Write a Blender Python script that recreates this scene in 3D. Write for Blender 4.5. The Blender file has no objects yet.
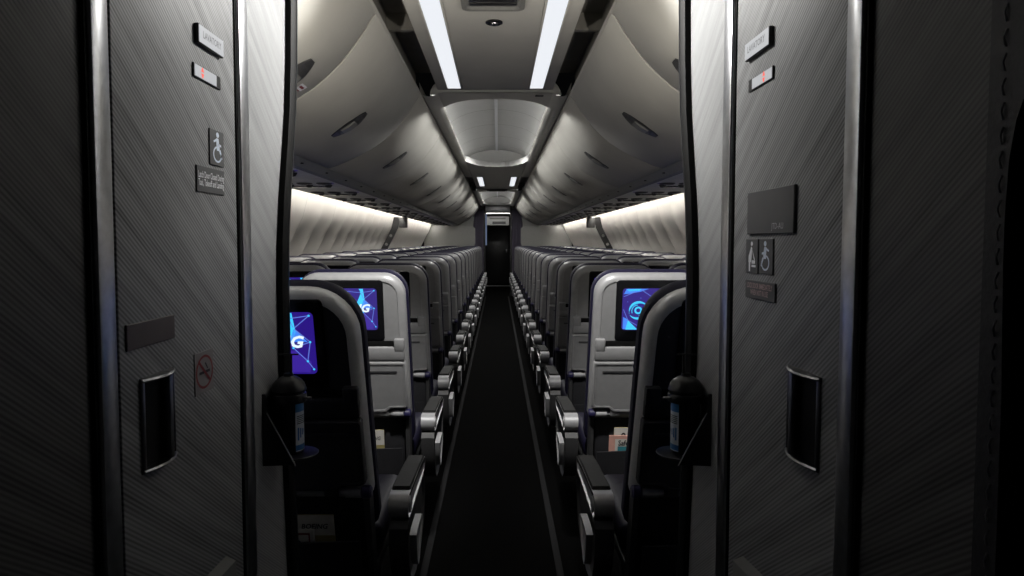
import bpy, bmesh, math, random
from mathutils import Vector, Matrix
random.seed(7)
SC = bpy.context.scene
COL = SC.collection
PI = math.pi

# ------------------------------------------------------------------ camera model (f in px for a 1024-wide frame)
FPX, PITCH, PPX, PPY, CH = 683.0, math.radians(3.0), 498.0, 276.8, 1.30
def ray(px, py):
    u, v = (px - PPX) / FPX, -(py - PPY) / FPX
    c, s = math.cos(PITCH), math.sin(PITCH)
    return Vector((u, c + v * s, -s + v * c))
def on_x(px, py, X):
    d = ray(px, py); t = X / d.x
    return Vector((X, d.y * t, CH + d.z * t))
def on_y(px, py, Y):
    d = ray(px, py); t = Y / d.y
    return Vector((d.x * t, Y, CH + d.z * t))

# ------------------------------------------------------------------ materials
MATS = {}
def mat(name, col, rough=0.5, metal=0.0, noise=0.08, nscale=30.0, emit=None, estr=0.0, spec=0.5, bump=0.0, coat=0.0):
    if name in MATS: return MATS[name]
    m = bpy.data.materials.new(name); m.use_nodes = True
    nt = m.node_tree; b = nt.nodes['Principled BSDF']
    b.inputs['Roughness'].default_value = rough
    b.inputs['Metallic'].default_value = metal
    b.inputs['Specular IOR Level'].default_value = spec
    b.inputs['Coat Weight'].default_value = coat
    tc = nt.nodes.new('ShaderNodeTexCoord')
    n = nt.nodes.new('ShaderNodeTexNoise'); n.inputs['Scale'].default_value = nscale; n.inputs['Detail'].default_value = 3
    nt.links.new(tc.outputs['Object'], n.inputs['Vector'])
    r = nt.nodes.new('ShaderNodeValToRGB')
    r.color_ramp.elements[0].position = 0.3; r.color_ramp.elements[1].position = 0.7
    r.color_ramp.elements[0].color = tuple(c * (1 - noise) for c in col) + (1,)
    r.color_ramp.elements[1].color = tuple(min(1, c * (1 + noise)) for c in col) + (1,)
    nt.links.new(n.outputs['Fac'], r.inputs['Fac']); nt.links.new(r.outputs['Color'], b.inputs['Base Color'])
    if bump:
        bp = nt.nodes.new('ShaderNodeBump'); bp.inputs['Strength'].default_value = bump; bp.inputs['Distance'].default_value = 0.002
        nt.links.new(n.outputs['Fac'], bp.inputs['Height']); nt.links.new(bp.outputs['Normal'], b.inputs['Normal'])
    if emit:
        b.inputs['Emission Color'].default_value = tuple(emit) + (1,)
        b.inputs['Emission Strength'].default_value = estr
    MATS[name] = m
    return m

def lav_material(name, col, kx, freq, contrast, rough, metal, bumpd):
    """brushed laminate: fine diagonal lines across a wall in the Y-Z plane, with longer streaks"""
    m = bpy.data.materials.new(name); m.use_nodes = True
    nt = m.node_tree; b = nt.nodes['Principled BSDF']; L = nt.links.new
    def M(op, a=None, bb=None, va=0.0, vb=0.0):
        n = nt.nodes.new('ShaderNodeMath'); n.operation = op
        n.inputs[0].default_value = va; n.inputs[1].default_value = vb
        if a is not None: L(a, n.inputs[0])
        if bb is not None: L(bb, n.inputs[1])
        return n.outputs[0]
    tc = nt.nodes.new('ShaderNodeTexCoord'); sx = nt.nodes.new('ShaderNodeSeparateXYZ'); L(tc.outputs['Object'], sx.inputs[0])
    q = math.sqrt(1 + kx * kx)
    s = M('ADD', M('MULTIPLY', sx.outputs['Y'], vb=kx / q), M('MULTIPLY', sx.outputs['Z'], vb=1 / q))
    t = M('SUBTRACT', M('MULTIPLY', sx.outputs['Y'], vb=1 / q), M('MULTIPLY', sx.outputs['Z'], vb=kx / q))
    w = M('SINE', M('MULTIPLY', s, vb=2 * PI * freq))
    cmb = nt.nodes.new('ShaderNodeCombineXYZ'); L(M('MULTIPLY', s, vb=45.0), cmb.inputs[0]); L(M('MULTIPLY', t, vb=2.2), cmb.inputs[1])
    n = nt.nodes.new('ShaderNodeTexNoise'); n.inputs['Scale'].default_value = 1.0; n.inputs['Detail'].default_value = 5
    L(cmb.outputs[0], n.inputs['Vector'])
    cmb2 = nt.nodes.new('ShaderNodeCombineXYZ'); L(M('MULTIPLY', s, vb=260.0), cmb2.inputs[0]); L(M('MULTIPLY', t, vb=5.0), cmb2.inputs[1])
    n2 = nt.nodes.new('ShaderNodeTexNoise'); n2.inputs['Scale'].default_value = 1.0; n2.inputs['Detail'].default_value = 2
    L(cmb2.outputs[0], n2.inputs['Vector'])
    h = M('ADD', M('MULTIPLY', w, vb=0.22), M('ADD', M('MULTIPLY', n.outputs['Fac'], vb=0.9), M('MULTIPLY', n2.outputs['Fac'], vb=0.5)))
    r = nt.nodes.new('ShaderNodeValToRGB')
    r.color_ramp.elements[0].position = 0.25; r.color_ramp.elements[1].position = 1.15 if False else 1.0
    r.color_ramp.elements[0].color = tuple(c * (1 - contrast) for c in col) + (1,)
    r.color_ramp.elements[1].color = tuple(min(1, c * (1 + contrast)) for c in col) + (1,)
    L(h, r.inputs['Fac']); L(r.outputs['Color'], b.inputs['Base Color'])
    b.inputs['Roughness'].default_value = rough; b.inputs['Metallic'].default_value = metal; b.inputs['Specular IOR Level'].default_value = 0.3
    bp = nt.nodes.new('ShaderNodeBump'); bp.inputs['Strength'].default_value = 0.5; bp.inputs['Distance'].default_value = bumpd
    L(h, bp.inputs['Height']); L(bp.outputs['Normal'], b.inputs['Normal'])
    MATS[name] = m
    return m

def emis(name, col, s):
    if name in MATS: return MATS[name]
    m = bpy.data.materials.new(name); m.use_nodes = True
    nt = m.node_tree; b = nt.nodes['Principled BSDF']
    b.inputs['Base Color'].default_value = (0.02, 0.02, 0.02, 1)
    b.inputs['Roughness'].default_value = 0.4
    b.inputs['Emission Color'].default_value = tuple(col) + (1,); b.inputs['Emission Strength'].default_value = s
    MATS[name] = m
    return m

def carpet_material():
    m = bpy.data.materials.new('carpet'); m.use_nodes = True
    nt = m.node_tree; b = nt.nodes['Principled BSDF']; L = nt.links.new
    tc = nt.nodes.new('ShaderNodeTexCoord')
    br = nt.nodes.new('ShaderNodeTexBrick'); br.inputs['Scale'].default_value = 34.0
    br.inputs['Color1'].default_value = (0.005, 0.005, 0.005, 1); br.inputs['Color2'].default_value = (0.003, 0.003, 0.003, 1)
    br.inputs['Mortar'].default_value = (0.001, 0.001, 0.001, 1); br.inputs['Mortar Size'].default_value = 0.08
    L(tc.outputs['Object'], br.inputs['Vector']); L(br.outputs['Color'], b.inputs['Base Color'])
    n = nt.nodes.new('ShaderNodeTexNoise'); n.inputs['Scale'].default_value = 400
    L(tc.outputs['Object'], n.inputs['Vector'])
    bp = nt.nodes.new('ShaderNodeBump'); bp.inputs['Strength'].default_value = 0.6; bp.inputs['Distance'].default_value = 0.004
    L(n.outputs['Fac'], bp.inputs['Height']); L(bp.outputs['Normal'], b.inputs['Normal'])
    b.inputs['Roughness'].default_value = 0.95; b.inputs['Specular IOR Level'].default_value = 0.03
    return m

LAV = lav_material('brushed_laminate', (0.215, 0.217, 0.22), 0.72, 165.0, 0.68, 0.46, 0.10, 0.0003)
LAVSHADE = lav_material('shaded_laminate', (0.085, 0.083, 0.082), 0.72, 165.0, 0.68, 0.5, 0.0, 0.0003)  # same laminate, darkened: falloff of light near the camera put into the colour
LAVE = lav_material('end_laminate', (0.29, 0.293, 0.297), 0.72, 190.0, 0.34, 0.45, 0.10, 0.0002)
STEEL = mat('brushed_steel', (0.55, 0.56, 0.58), 0.28, 1.0, 0.1, 60)
DSTEEL = mat('dark_steel', (0.22, 0.22, 0.23), 0.3, 1.0, 0.1, 60)
RUB = mat('black_rubber', (0.005, 0.005, 0.005), 0.6, 0, 0.2, 80, spec=0.12)
BLK = mat('black_plastic', (0.010, 0.010, 0.011), 0.35, 0, 0.2, 50)
GLS = mat('black_glass', (0.006, 0.006, 0.007), 0.16, 0, 0.1, 20)
BIN = mat('bin_plastic', (0.50, 0.49, 0.455), 0.68, 0, 0.03, 6, spec=0.25)
CEIL = mat('ceiling_plastic', (0.60, 0.59, 0.555), 0.65, 0, 0.03, 8, spec=0.3)
VAULT = mat('vault_plastic', (0.55, 0.55, 0.54), 0.5, 0, 0.03, 8)
CAV = mat('cavity_grey', (0.22, 0.21, 0.19), 0.6, 0, 0.1, 12)
RAIL = mat('rail_grey', (0.20, 0.20, 0.19), 0.5, 0, 0.06, 20)
PSUM = mat('service_panel_grey', (0.72, 0.715, 0.68), 0.45, 0, 0.04, 10)
SIDE = mat('sidewall_plastic', (0.62, 0.60, 0.57), 0.6, 0, 0.03, 6)
SHELL = mat('seat_shell_grey', (0.20, 0.20, 0.203), 0.42, 0, 0.05, 40)
RIMM = mat('rim_silver_grey', (0.24, 0.24, 0.244), 0.40, 0.15, 0.05, 40)
RIMLIT = mat('rim_silver_highlit', (0.75, 0.75, 0.76), 0.34, 0.3, 0.05, 40)  # front-row rim lightened: the light it catches is put into the colour
SHADESH = mat('seat_shell_shaded', (0.020, 0.020, 0.022), 0.5, 0, 0.08, 40)  # front-row shell darkened: its shade is put into the colour
SHADETR = mat('tray_shaded', (0.022, 0.022, 0.024), 0.5, 0, 0.08, 40)  # front-row tray, shade in the colour likewise
TRAY = mat('tray_grey', (0.18, 0.18, 0.183), 0.5, 0, 0.05, 40)
NAVY = mat('navy_leather', (0.007, 0.006, 0.021), 0.6, 0, 0.15, 70, bump=0.2, spec=0.2)
DFAB = mat('dark_fabric', (0.010, 0.010, 0.013), 0.8, 0, 0.2, 90)
ARM = mat('armrest_pad', (0.010, 0.0098, 0.0095), 0.6, 0, 0.1, 80, bump=0.2, spec=0.1)
SILV = mat('silver_plastic', (0.36, 0.36, 0.37), 0.46, 0.3, 0.06, 40)
BAY = mat('end_bay_grey', (0.045, 0.045, 0.047), 0.45, 0, 0.08, 40)
NAVYP = mat('navy_collar', (0.016, 0.014, 0.055), 0.4, 0, 0.1, 40)
SIGNG = mat('sign_dark_grey', (0.085, 0.086, 0.088), 0.5, 0, 0.05, 30)
SIGNW = mat('sign_white', (0.88, 0.89, 0.92), 0.45, 0, 0.02, 30)
SIGNB = mat('sign_pale_blue', (0.74, 0.82, 0.94), 0.45, 0, 0.02, 30)
SIGNP = mat('sign_pink_print', (0.46, 0.33, 0.33), 0.5, 0, 0.02, 30)
SIGNT = mat('sign_grey_print', (0.50, 0.51, 0.53), 0.5, 0, 0.02, 30)
BROWN = mat('brown_plate', (0.085, 0.066, 0.062), 0.45, 0, 0.08, 30)
STICK = mat('sticker_grey', (0.22, 0.21, 0.21), 0.5, 0, 0.05, 30)
REDP = mat('red_print', (0.20, 0.018, 0.02), 0.5, 0, 0.05, 30)
BLIT = emis('backlit_white', (0.86, 0.88, 0.92), 0.50)
RLIT = emis('backlit_red', (1.0, 0.12, 0.08), 1.0)
LATCH = mat('latch_dark', (0.05, 0.05, 0.05), 0.4, 0, 0.1, 40)
PADDLE = mat('latch_paddle_grey', (0.22, 0.22, 0.21), 0.4, 0, 0.08, 40)
LEATH = mat('dark_leather', (0.016, 0.015, 0.018), 0.6, 0, 0.25, 160, bump=0.3)
STITCH = mat('stitch_thread', (0.22, 0.21, 0.22), 0.7, 0, 0.1, 90)
CURT = mat('curtain_purple', (0.085, 0.075, 0.105), 0.85, 0, 0.15, 90)
PART = mat('partition_grey', (0.23, 0.23, 0.22), 0.6, 0, 0.06, 40)
MAGC = mat('magazine_olive', (0.40, 0.34, 0.14), 0.4, 0, 0.15, 20)
PAPER = mat('paper_white', (0.62, 0.60, 0.56), 0.5, 0, 0.05, 40)
TEAL = mat('card_teal', (0.04, 0.22, 0.27), 0.45, 0, 0.1, 40)
PINK = mat('card_pink', (0.65, 0.36, 0.30), 0.45, 0, 0.1, 40)
INK = mat('ink_black', (0.015, 0.015, 0.02), 0.5, 0, 0.05, 40)
BLUEL = mat('label_blue', (0.03, 0.16, 0.42), 0.35, 0, 0.1, 30)
WHITEL = mat('label_white', (0.60, 0.63, 0.68), 0.35, 0, 0.05, 30)
STRIP = mat('path_strip_grey', (0.014, 0.014, 0.015), 0.85, 0, 0.08, 60, spec=0.15)
CARPET = carpet_material()
LAMP = emis('lamp_diffuser', (0.92, 0.95, 1.0), 0.92)
LEDW = emis('cove_led', (1.0, 0.955, 0.88), 45.0)
LEDV = emis('vault_led', (1.0, 0.99, 0.96), 8.0)
SCR = [emis('screen_indigo', (0.024, 0.008, 0.22), 1.0), emis('screen_blue', (0.06, 0.25, 0.95), 1.0), emis('screen_cyan', (0.05, 0.62, 1.0), 1.05),
       emis('screen_line', (0.14, 0.24, 0.85), 0.9), emis('screen_white', (0.80, 0.92, 1.0), 1.05), emis('screen_violet', (0.045, 0.018, 0.32), 1.0)]

# ------------------------------------------------------------------ mesh builder
class MB:
    def __init__(s): s.bm = bmesh.new()
    def face(s, vs, m=0):
        try:
            f = s.bm.faces.new(vs); f.material_index = m; return f
        except ValueError: return None
    def poly(s, pts, m=0): return s.face([s.bm.verts.new(p) for p in pts], m)
    def box(s, x0, x1, y0, y1, z0, z1, m=0, bev=0.0, seg=2):
        r = bmesh.ops.create_cube(s.bm, size=1.0)
        vs = r['verts']
        for v in vs:
            v.co = Vector(((x0 + x1) / 2 + v.co.x * (x1 - x0), (y0 + y1) / 2 + v.co.y * (y1 - y0), (z0 + z1) / 2 + v.co.z * (z1 - z0)))
        fs = set(f for v in vs for f in v.link_faces)
        for f in fs: f.material_index = m
        if bev > 0:
            es = list(set(e for v in vs for e in v.link_edges))
            bmesh.ops.bevel(s.bm, geom=es, offset=bev, segments=seg, profile=0.5, affect='EDGES', clamp_overlap=True)
        return s
    def loft(s, rings, m=0, cap0=True, cap1=True, closed=True):
        R = [[s.bm.verts.new(p) for p in r] for r in rings]
        n = len(R[0])
        for a, b in zip(R, R[1:]):
            for i in range(n if closed else n - 1):
                s.face((a[i], a[(i + 1) % n], b[(i + 1) % n], b[i]), m)
        if cap0: s.face(list(reversed(R[0])), m)
        if cap1: s.face(R[-1], m)
        return s
    def tube(s, path, r, m=0, n=8, cap=True):
        path = [Vector(p) for p in path]; rings = []
        rr = r if isinstance(r, (list, tuple)) else [r] * len(path)
        up = None
        for i, p in enumerate(path):
            t = (path[min(i + 1, len(path) - 1)] - path[max(i - 1, 0)]).normalized()
            if up is None:
                up = Vector((0, 0, 1)) if abs(t.z) < 0.9 else Vector((1, 0, 0))
            sd = t.cross(up).normalized(); up2 = sd.cross(t).normalized()
            rings.append([p + rr[i] * (math.cos(2 * PI * k / n) * sd + math.sin(2 * PI * k / n) * up2) for k in range(n)])
            up = up2
        return s.loft(rings, m, cap, cap)
    def lathe(s, prof, c, axis='z', n=20, m=0, cap=True):
        c = Vector(c); rings = []
        for r, h in prof:
            ring = []
            for k in range(n):
                a = 2 * PI * k / n; u, v = r * math.cos(a), r * math.sin(a)
                ring.append(c + {'z': Vector((u, v, h)), 'y': Vector((u, h, v)), 'x': Vector((h, u, v))}[axis])
            rings.append(ring)
        return s.loft(rings, m, cap, cap)
    def prism(s, pts, f, t0, t1, m=0, bev=0.0):
        """pts 2D, f(p, t) -> 3D, swept from t0 to t1, optional bevelled ends by inset rings"""
        if bev <= 0: return s.loft([[f(p, t0) for p in pts], [f(p, t1) for p in pts]], m)
        cx = sum(p[0] for p in pts) / len(pts); cy = sum(p[1] for p in pts) / len(pts)
        def ins(d):
            o = []
            for p in pts:
                v = Vector((p[0] - cx, p[1] - cy)); l = v.length
                o.append((cx + v.x * (l - d) / l, cy + v.y * (l - d) / l))
            return o
        sg = 1 if t1 > t0 else -1
        rings = []
        for k in (0, 0.5, 1):
            a = k * PI / 2
            rings.append([f(p, t0 + sg * bev * (1 - math.sin(a))) for p in ins(bev * (1 - math.sin(PI / 2 - 0) * 0 - math.sin(a)) if k < 1 else 0)])
        for k in (1, 0.5, 0):
            a = k * PI / 2
            rings.append([f(p, t1 - sg * bev * (1 - math.sin(a))) for p in ins(bev * (1 - math.sin(a)))])
        return s.loft(rings, m)
    def text(s, body, size, f, m=0, shear=0.0, offset=0.0, align='CENTER', width=None):
        """f(x, y) -> 3D"""
        cu = bpy.data.curves.new('t', 'FONT'); cu.body = body; cu.size = size; cu.shear = shear; cu.offset = offset
        cu.align_x = align; cu.align_y = 'CENTER'; cu.resolution_u = 2
        ob = bpy.data.objects.new('t', cu); COL.objects.link(ob)
        bpy.context.view_layer.update()
        ev = ob.evaluated_get(bpy.context.evaluated_depsgraph_get()); me = ev.to_mesh()
        xs = [v.co.x for v in me.vertices] or [0, 1]
        k = 1.0 if width is None else width / (max(xs) - min(xs))
        vs = [s.bm.verts.new(f(v.co.x * k, v.co.y)) for v in me.vertices]
        for p in me.polygons: s.face([vs[i] for i in p.vertices], m)
        ev.to_mesh_clear(); bpy.data.objects.remove(ob); bpy.data.curves.remove(cu)
        return s
    def build(s, name, mats, parent=None, loc=None, smooth=True, ang=35):
        bmesh.ops.recalc_face_normals(s.bm, faces=s.bm.faces)
        me = bpy.data.meshes.new(name); s.bm.to_mesh(me); s.bm.free()
        for m in (mats if isinstance(mats, (list, tuple)) else [mats]): me.materials.append(m)
        if smooth:
            me.polygons.foreach_set('use_smooth', [True] * len(me.polygons))
            me.set_sharp_from_angle(angle=math.radians(ang))
        o = bpy.data.objects.new(name, me); COL.objects.link(o)
        if parent is not None: o.parent = parent
        if loc is not None: o.location = loc
        return o

def tag(o, label=None, cat=None, group=None, kind=None):
    if label: o['label'] = label
    if cat: o['category'] = cat
    if group: o['group'] = group
    if kind: o['kind'] = kind
    return o
def thing(name, label, cat, loc=(0, 0, 0), group=None):
    o = bpy.data.objects.new(name, None); COL.objects.link(o); o.location = loc; o.empty_display_size = 0.1
    return tag(o, label, cat, group)
def struct(o): o['kind'] = 'structure'; return o
KIDS = {}
def dup(root, loc, label, group=None):
    r = root.copy(); COL.objects.link(r); r.location = loc; r['label'] = label
    if group: r['group'] = group
    for ch in root.children:
        c = ch.copy(); COL.objects.link(c); c.parent = r
        for g in ch.children:
            d = g.copy(); COL.objects.link(d); d.parent = c
    return r
def circ(cx, cy, r, n=24, a0=0, a1=2 * PI, full=True):
    return [(cx + r * math.cos(a0 + (a1 - a0) * k / (n if full else n - 1)), cy + r * math.sin(a0 + (a1 - a0) * k / (n if full else n - 1))) for k in range(n)]
def rrect(x0, x1, y0, y1, r, n=5):
    o = []
    for cx, cy, a in ((x1 - r, y0 + r, -PI / 2), (x1 - r, y1 - r, 0), (x0 + r, y1 - r, PI / 2), (x0 + r, y0 + r, PI)):
        for k in range(n): o.append((cx + r * math.cos(a + PI / 2 * k / (n - 1)), cy + r * math.sin(a + PI / 2 * k / (n - 1))))
    return o
ORD = ['zeroth', 'first', 'second', 'third', 'fourth', 'fifth', 'sixth', 'seventh', 'eighth', 'ninth', 'tenth', 'eleventh', 'twelfth', 'thirteenth',
       'fourteenth', 'fifteenth', 'sixteenth', 'seventeenth', 'eighteenth', 'nineteenth', 'twentieth']

# ================================================================== THE SETTING
XL, XR = -0.4965, 0.4495          # lavatory walls facing the aisle
XC = -0.015                       # centre line of ceiling and bins
YEND = 16.2                       # forward bulkhead
CZ = 2.15

b = MB(); b.box(-1.78, 1.78, -0.6, 21.2, -0.08, 0.0)
struct(b.build('floor', CARPET, smooth=False))
for i, x in enumerate((-0.291, 0.243)):
    b = MB(); b.box(x - 0.014, x + 0.014, 1.0, 16.0, 0.0, 0.004, bev=0.0015)
    struct(b.build('trim_%d' % (i + 1), STRIP))

# --- lavatory walls with a bowed end edge
EDGE = [(0.0, 1.61), (0.35, 1.595), (0.6, 1.575), (0.85, 1.553), (1.05, 1.540), (1.2, 1.538), (1.3, 1.545), (1.4, 1.562), (1.5, 1.588), (1.6, 1.612), (1.72, 1.628), (1.85, 1.636), (2.15, 1.64)]
for side, X, nm in ((-1, XL, 'wall_left'), (1, XR, 'wall_right')):
    b = MB()
    f = lambda p, t: (t, p[0], p[1])
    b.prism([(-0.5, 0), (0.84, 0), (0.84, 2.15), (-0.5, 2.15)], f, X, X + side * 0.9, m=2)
    b.prism([(0.8401, 0), (1.325, 0), (1.325, 2.15), (0.8401, 2.15)], f, X, X + side * 0.9)
    far = [(1.3251, 0.0)] + [(y, z) for z, y in EDGE] + [(1.3251, 2.15)]
    b.prism(far, f, X, X + side * 0.9, m=1)
    struct(b.build(nm, [LAV, LAVE, LAVSHADE], smooth=False))
    # black rubber bumper and thin bright line along the bowed end edge
    b = MB()
    rings = []
    for z, y in EDGE:
        rings.append([(X - side * 0.001, y - 0.012, z), (X - side * 0.013, y - 0.010, z), (X - side * 0.019, y + 0.001, z), (X - side * 0.019, y + 0.014, z), (X - side * 0.013, y + 0.022, z), (X + side * 0.01, y + 0.024, z)])
    b.loft(rings)
    b2 = [[(X - side * 0.0185, y + 0.012, z), (X - side * 0.0205, y + 0.013, z), (X - side * 0.0205, y + 0.018, z), (X - side * 0.0165, y + 0.020, z)] for z, y in EDGE]
    b.loft(b2, m=1)
    struct(b.build('trim_%d' % (3 if side < 0 else 4), [RUB, DSTEEL]))
    # metal jamb strips
    for k, (y0, y1) in enumerate(((0.829, 0.866) if side < 0 else (0.838, 0.874), (1.302, 1.346))):
        b = MB()
        b.box(min(X, X - side * 0.006), max(X, X - side * 0.006), y0 - 0.006, y1 + 0.006, 0, 2.15, m=1)
        b.box(min(X, X - side * 0.012), max(X, X - side * 0.012), y0, y1, 0, 2.15, m=0, bev=0.004)
        struct(b.build('trim_%d' % ((5 if side < 0 else 7) + k), [STEEL, RUB]))

# --- lavatory doors
for side, X, nm in ((-1, XL, 'door_1'), (1, XR, 'door_2')):
    b = MB(); b.box(min(X, X - side * 0.004), max(X, X - side * 0.004), 0.882, 1.292, 0.03, 2.12, bev=0.0015)
    d = struct(b.build(nm, LAV, smooth=False))
    Xf = X - side * 0.004
    # recessed handle: bowed lip frame round a black well, with an upright bar
    Xh = X - side * 0.012
    if side < 0: p0, p1, p2, p3 = on_x(145, 378, Xh), on_x(177, 368, Xh), on_x(177, 459, Xh), on_x(147, 472, Xh)
    else: p0, p1, p2, p3 = on_x(816, 376, Xh), on_x(785, 366, Xh), on_x(785, 456, Xh), on_x(815, 470, Xh)
    y0, y1 = p0.y, p1.y
    zt, zb = (p0.z + p1.z) / 2, (p2.z + p3.z) / 2
    b = MB()
    def bow(y): return 0.004 + 0.012 * math.sin(PI * max(0, min(1, (y - y0) / (y1 - y0))))
    N = 12
    w = 0.007
    for (za, zb_) in ((zt - w, zt), (zb, zb + w)):
        rings = []
        for k in range(N + 1):
            y = y0 + (y1 - y0) * k / N; h = bow(y)
            rings.append([(Xf, y, za), (Xf - side * h, y, za + 0.001), (Xf - side * (h + 0.002), y, (za + zb_) / 2), (Xf - side * h, y, zb_ - 0.001), (Xf, y, zb_)])
        b.loft(rings)
    for ya, yb in ((y0, y0 + 0.006), (y1 - 0.005, y1), (y0 + (y1 - y0) * 0.62, y0 + (y1 - y0) * 0.74)):
        h = bow((ya + yb) / 2)
        b.box(min(Xf, Xf - side * h), max(Xf, Xf - side * h), ya, yb, zb, zt, bev=0.002)
    hnd = b.build('door_handle', DSTEEL, d)
    b = MB(); b.box(min(Xf, Xf - side * 0.0012), max(Xf, Xf - side * 0.0012), y0 + 0.004, y1 - 0.003, zb + 0.004, zt - 0.004)
    b.build('handle_well', RUB, hnd, smooth=False)
    # slanting ledge low on the door
    Xl = X - side * 0.022
    a = on_x(236 if side < 0 else 733, 556, Xl); c2 = on_x(217 if side < 0 else 753, 576, Xl)
    b = MB()
    sl = (c2.z - a.z) / (c2.y - a.y)
    prof = [(a.y, a.z), (a.y - 0.16, a.z - 0.001 + sl * -0.16), (a.y - 0.16, a.z - 0.05 + sl * -0.16), (a.y, a.z - 0.042)]
    b.loft([[(Xf, p[0], p[1]) for p in prof], [(Xf - side * 0.018, p[0], p[1] - 0.008) for p in prof]])
    b.build('ledge', PADDLE, d, smooth=False)

# ---- sign helper: plane on a wall
def plane_fn(side, X, yc, zc, t):
    sg = 1 if side < 0 else -1
    return lambda x, y: (X - side * t, yc + sg * x, zc + y)
def plate(name, label, side, corners, th, m, X=None):
    """corners in pixels: two opposite edges -> centre and size on the wall"""
    Xw = (XL if side < 0 else XR) - side * 0.004
    P = [on_x(px, py, Xw) for px, py in corners]
    ys = [p.y for p in P]; y0, y1 = (P[0].y + P[3].y) / 2, (P[1].y + P[2].y) / 2
    zt, zb = (P[0].z + P[1].z) / 2, (P[2].z + P[3].z) / 2
    yc, zc, w, h = (y0 + y1) / 2, (zt + zb) / 2, abs(y1 - y0), abs(zt - zb)
    b = MB(); b.box(min(Xw, Xw - side * th), max(Xw, Xw - side * th), yc - w / 2, yc + w / 2, zc - h / 2, zc + h / 2, bev=min(0.0012, th * 0.3), seg=1)
    o = tag(b.build(name, m, smooth=False), label, 'sign')
    return o, Xw, yc, zc, w, h

def polys(b, f, ptslist, m=0):
    for pts in ptslist: b.poly([f(x, y) for x, y in pts], m)
def ring(b, f, cx, cy, r0, r1, n=28, a0=0.0, a1=2 * PI, m=0, sx=1.0):
    for k in range(n):
        A, B = a0 + (a1 - a0) * k / n, a0 + (a1 - a0) * (k + 1) / n
        b.poly([f(cx + sx * r * math.cos(a), cy + r * math.sin(a)) for r, a in ((r0, A), (r1, A), (r1, B), (r0, B))], m)
def wheel_icon(b, f, s, m=0):
    """person pushing a wheel forward; unit height s"""
    polys(b, f, [circ(0.02 * s, 0.40 * s, 0.085 * s, 14)], m)
    polys(b, f, [[(-0.06 * s, 0.30 * s), (0.07 * s, 0.30 * s), (0.13 * s, 0.05 * s), (0.12 * s, -0.08 * s), (-0.04 * s, -0.08 * s), (-0.06 * s, 0.10 * s)],
                 [(-0.05 * s, 0.28 * s), (-0.05 * s, 0.20 * s), (-0.20 * s, 0.14 * s), (-0.22 * s, 0.20 * s)],
                 [(0.05 * s, 0.16 * s), (0.22 * s, 0.12 * s), (0.22 * s, 0.05 * s), (0.05 * s, 0.08 * s)],
                 [(0.10 * s, -0.08 * s), (0.18 * s, -0.02 * s), (0.28 * s, -0.30 * s), (0.22 * s, -0.33 * s)]], m)
    ring(b, f, 0.0, -0.20 * s, 0.19 * s, 0.25 * s, 26, math.radians(100), math.radians(370), m)

for side in (-1, 1):
    sd = 'left' if side < 0 else 'right'
    # LAVATORY light box
    cs = [(194, 23), (219.5, 40), (219.5, 57.5), (194, 43)] if side < 0 else [(773.5, 26), (749, 44), (749, 61), (773.5, 46)]
    o, Xw, yc, zc, w, h = plate('lavatory_sign', 'white lit LAVATORY sign box high on the %s lavatory door' % sd, side, cs, 0.007, BLK)
    b = MB(); Xq = Xw - side * 0.007
    b.box(min(Xq, Xq - side * 0.001), max(Xq, Xq - side * 0.001), yc - w / 2 + 0.002, yc + w / 2 - 0.002, zc - h / 2 + 0.002, zc + h / 2 - 0.002)
    fc = b.build('lit_face', BLIT, o, smooth=False)
    b = MB(); b.text('LAVATORY', 0.016, plane_fn(side, Xq, yc, zc, 0.0016), width=w * 0.72, offset=0.0003); b.build('lettering', mat('sign_faint_print', (0.20, 0.205, 0.215), 0.5, 0, 0.02, 30), fc, smooth=False)
    # occupied indicator
    cs = [(192, 62), (219, 77), (219, 88.5), (192, 77.5)] if side < 0 else [(774.5, 65), (750, 81), (750, 92.5), (774.5, 78.5)]
    o, Xw, yc, zc, w, h = plate('occupied_indicator', 'small white indicator with red mark under the %s LAVATORY sign' % sd, side, cs, 0.003, BLK)
    b = MB(); Xq = Xw - side * 0.003
    b.box(min(Xq, Xq - side * 0.001), max(Xq, Xq - side * 0.001), yc - w / 2 + 0.003, yc + w / 2 - 0.020, zc - h / 2 + 0.002, zc + h / 2 - 0.002)
    fc = b.build('slider', BLIT, o, smooth=False)
    b = MB(); f = plane_fn(side, Xq, yc, zc, 0.0016); q = -0.024 if side < 0 else 0.020
    polys(b, f, [[(q - 0.0055, 0.0012), (q + 0.0055, 0.0012), (q + 0.002, 0.0085), (q - 0.002, 0.0085)], [(q - 0.0055, -0.0012), (q + 0.0055, -0.0012), (q + 0.002, -0.0085), (q - 0.002, -0.0085)]])
    b.build('red_mark', RLIT, fc, smooth=False)
# wheelchair sign and caption, left
o, Xw, yc, zc, w, h = plate('wheelchair_sign', 'dark sign with pale wheelchair symbol above the latch door notice', -1, [(208.5, 128.5), (222.5, 132.5), (222.5, 167), (208.5, 164.5)], 0.0025, SIGNG)
b = MB(); f = plane_fn(-1, Xw, yc, zc, 0.0031); wheel_icon(b, lambda x, y: f(x * 1.3, y), h * 0.92); b.build('symbol', SIGNB, o, smooth=False)
o, Xw, yc, zc, w, h = plate('door_notice', 'dark notice of two white lines about latching the door', -1, [(195.5, 165), (223, 171), (223, 195.5), (195.5, 191)], 0.0025, SIGNG)
b = MB(); f = plane_fn(-1, Xw, yc, zc, 0.0031)
b.text('Latch Door Closed During', 0.0155, lambda x, y: f(x, y + h * 0.16), width=w * 0.93, offset=0.0002)
b.text('Taxi, Takeoff and Landing', 0.0155, lambda x, y: f(x, y - h * 0.14), width=w * 0.93, offset=0.0002)
b.build('lettering', SIGNW, o, smooth=False)
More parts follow.
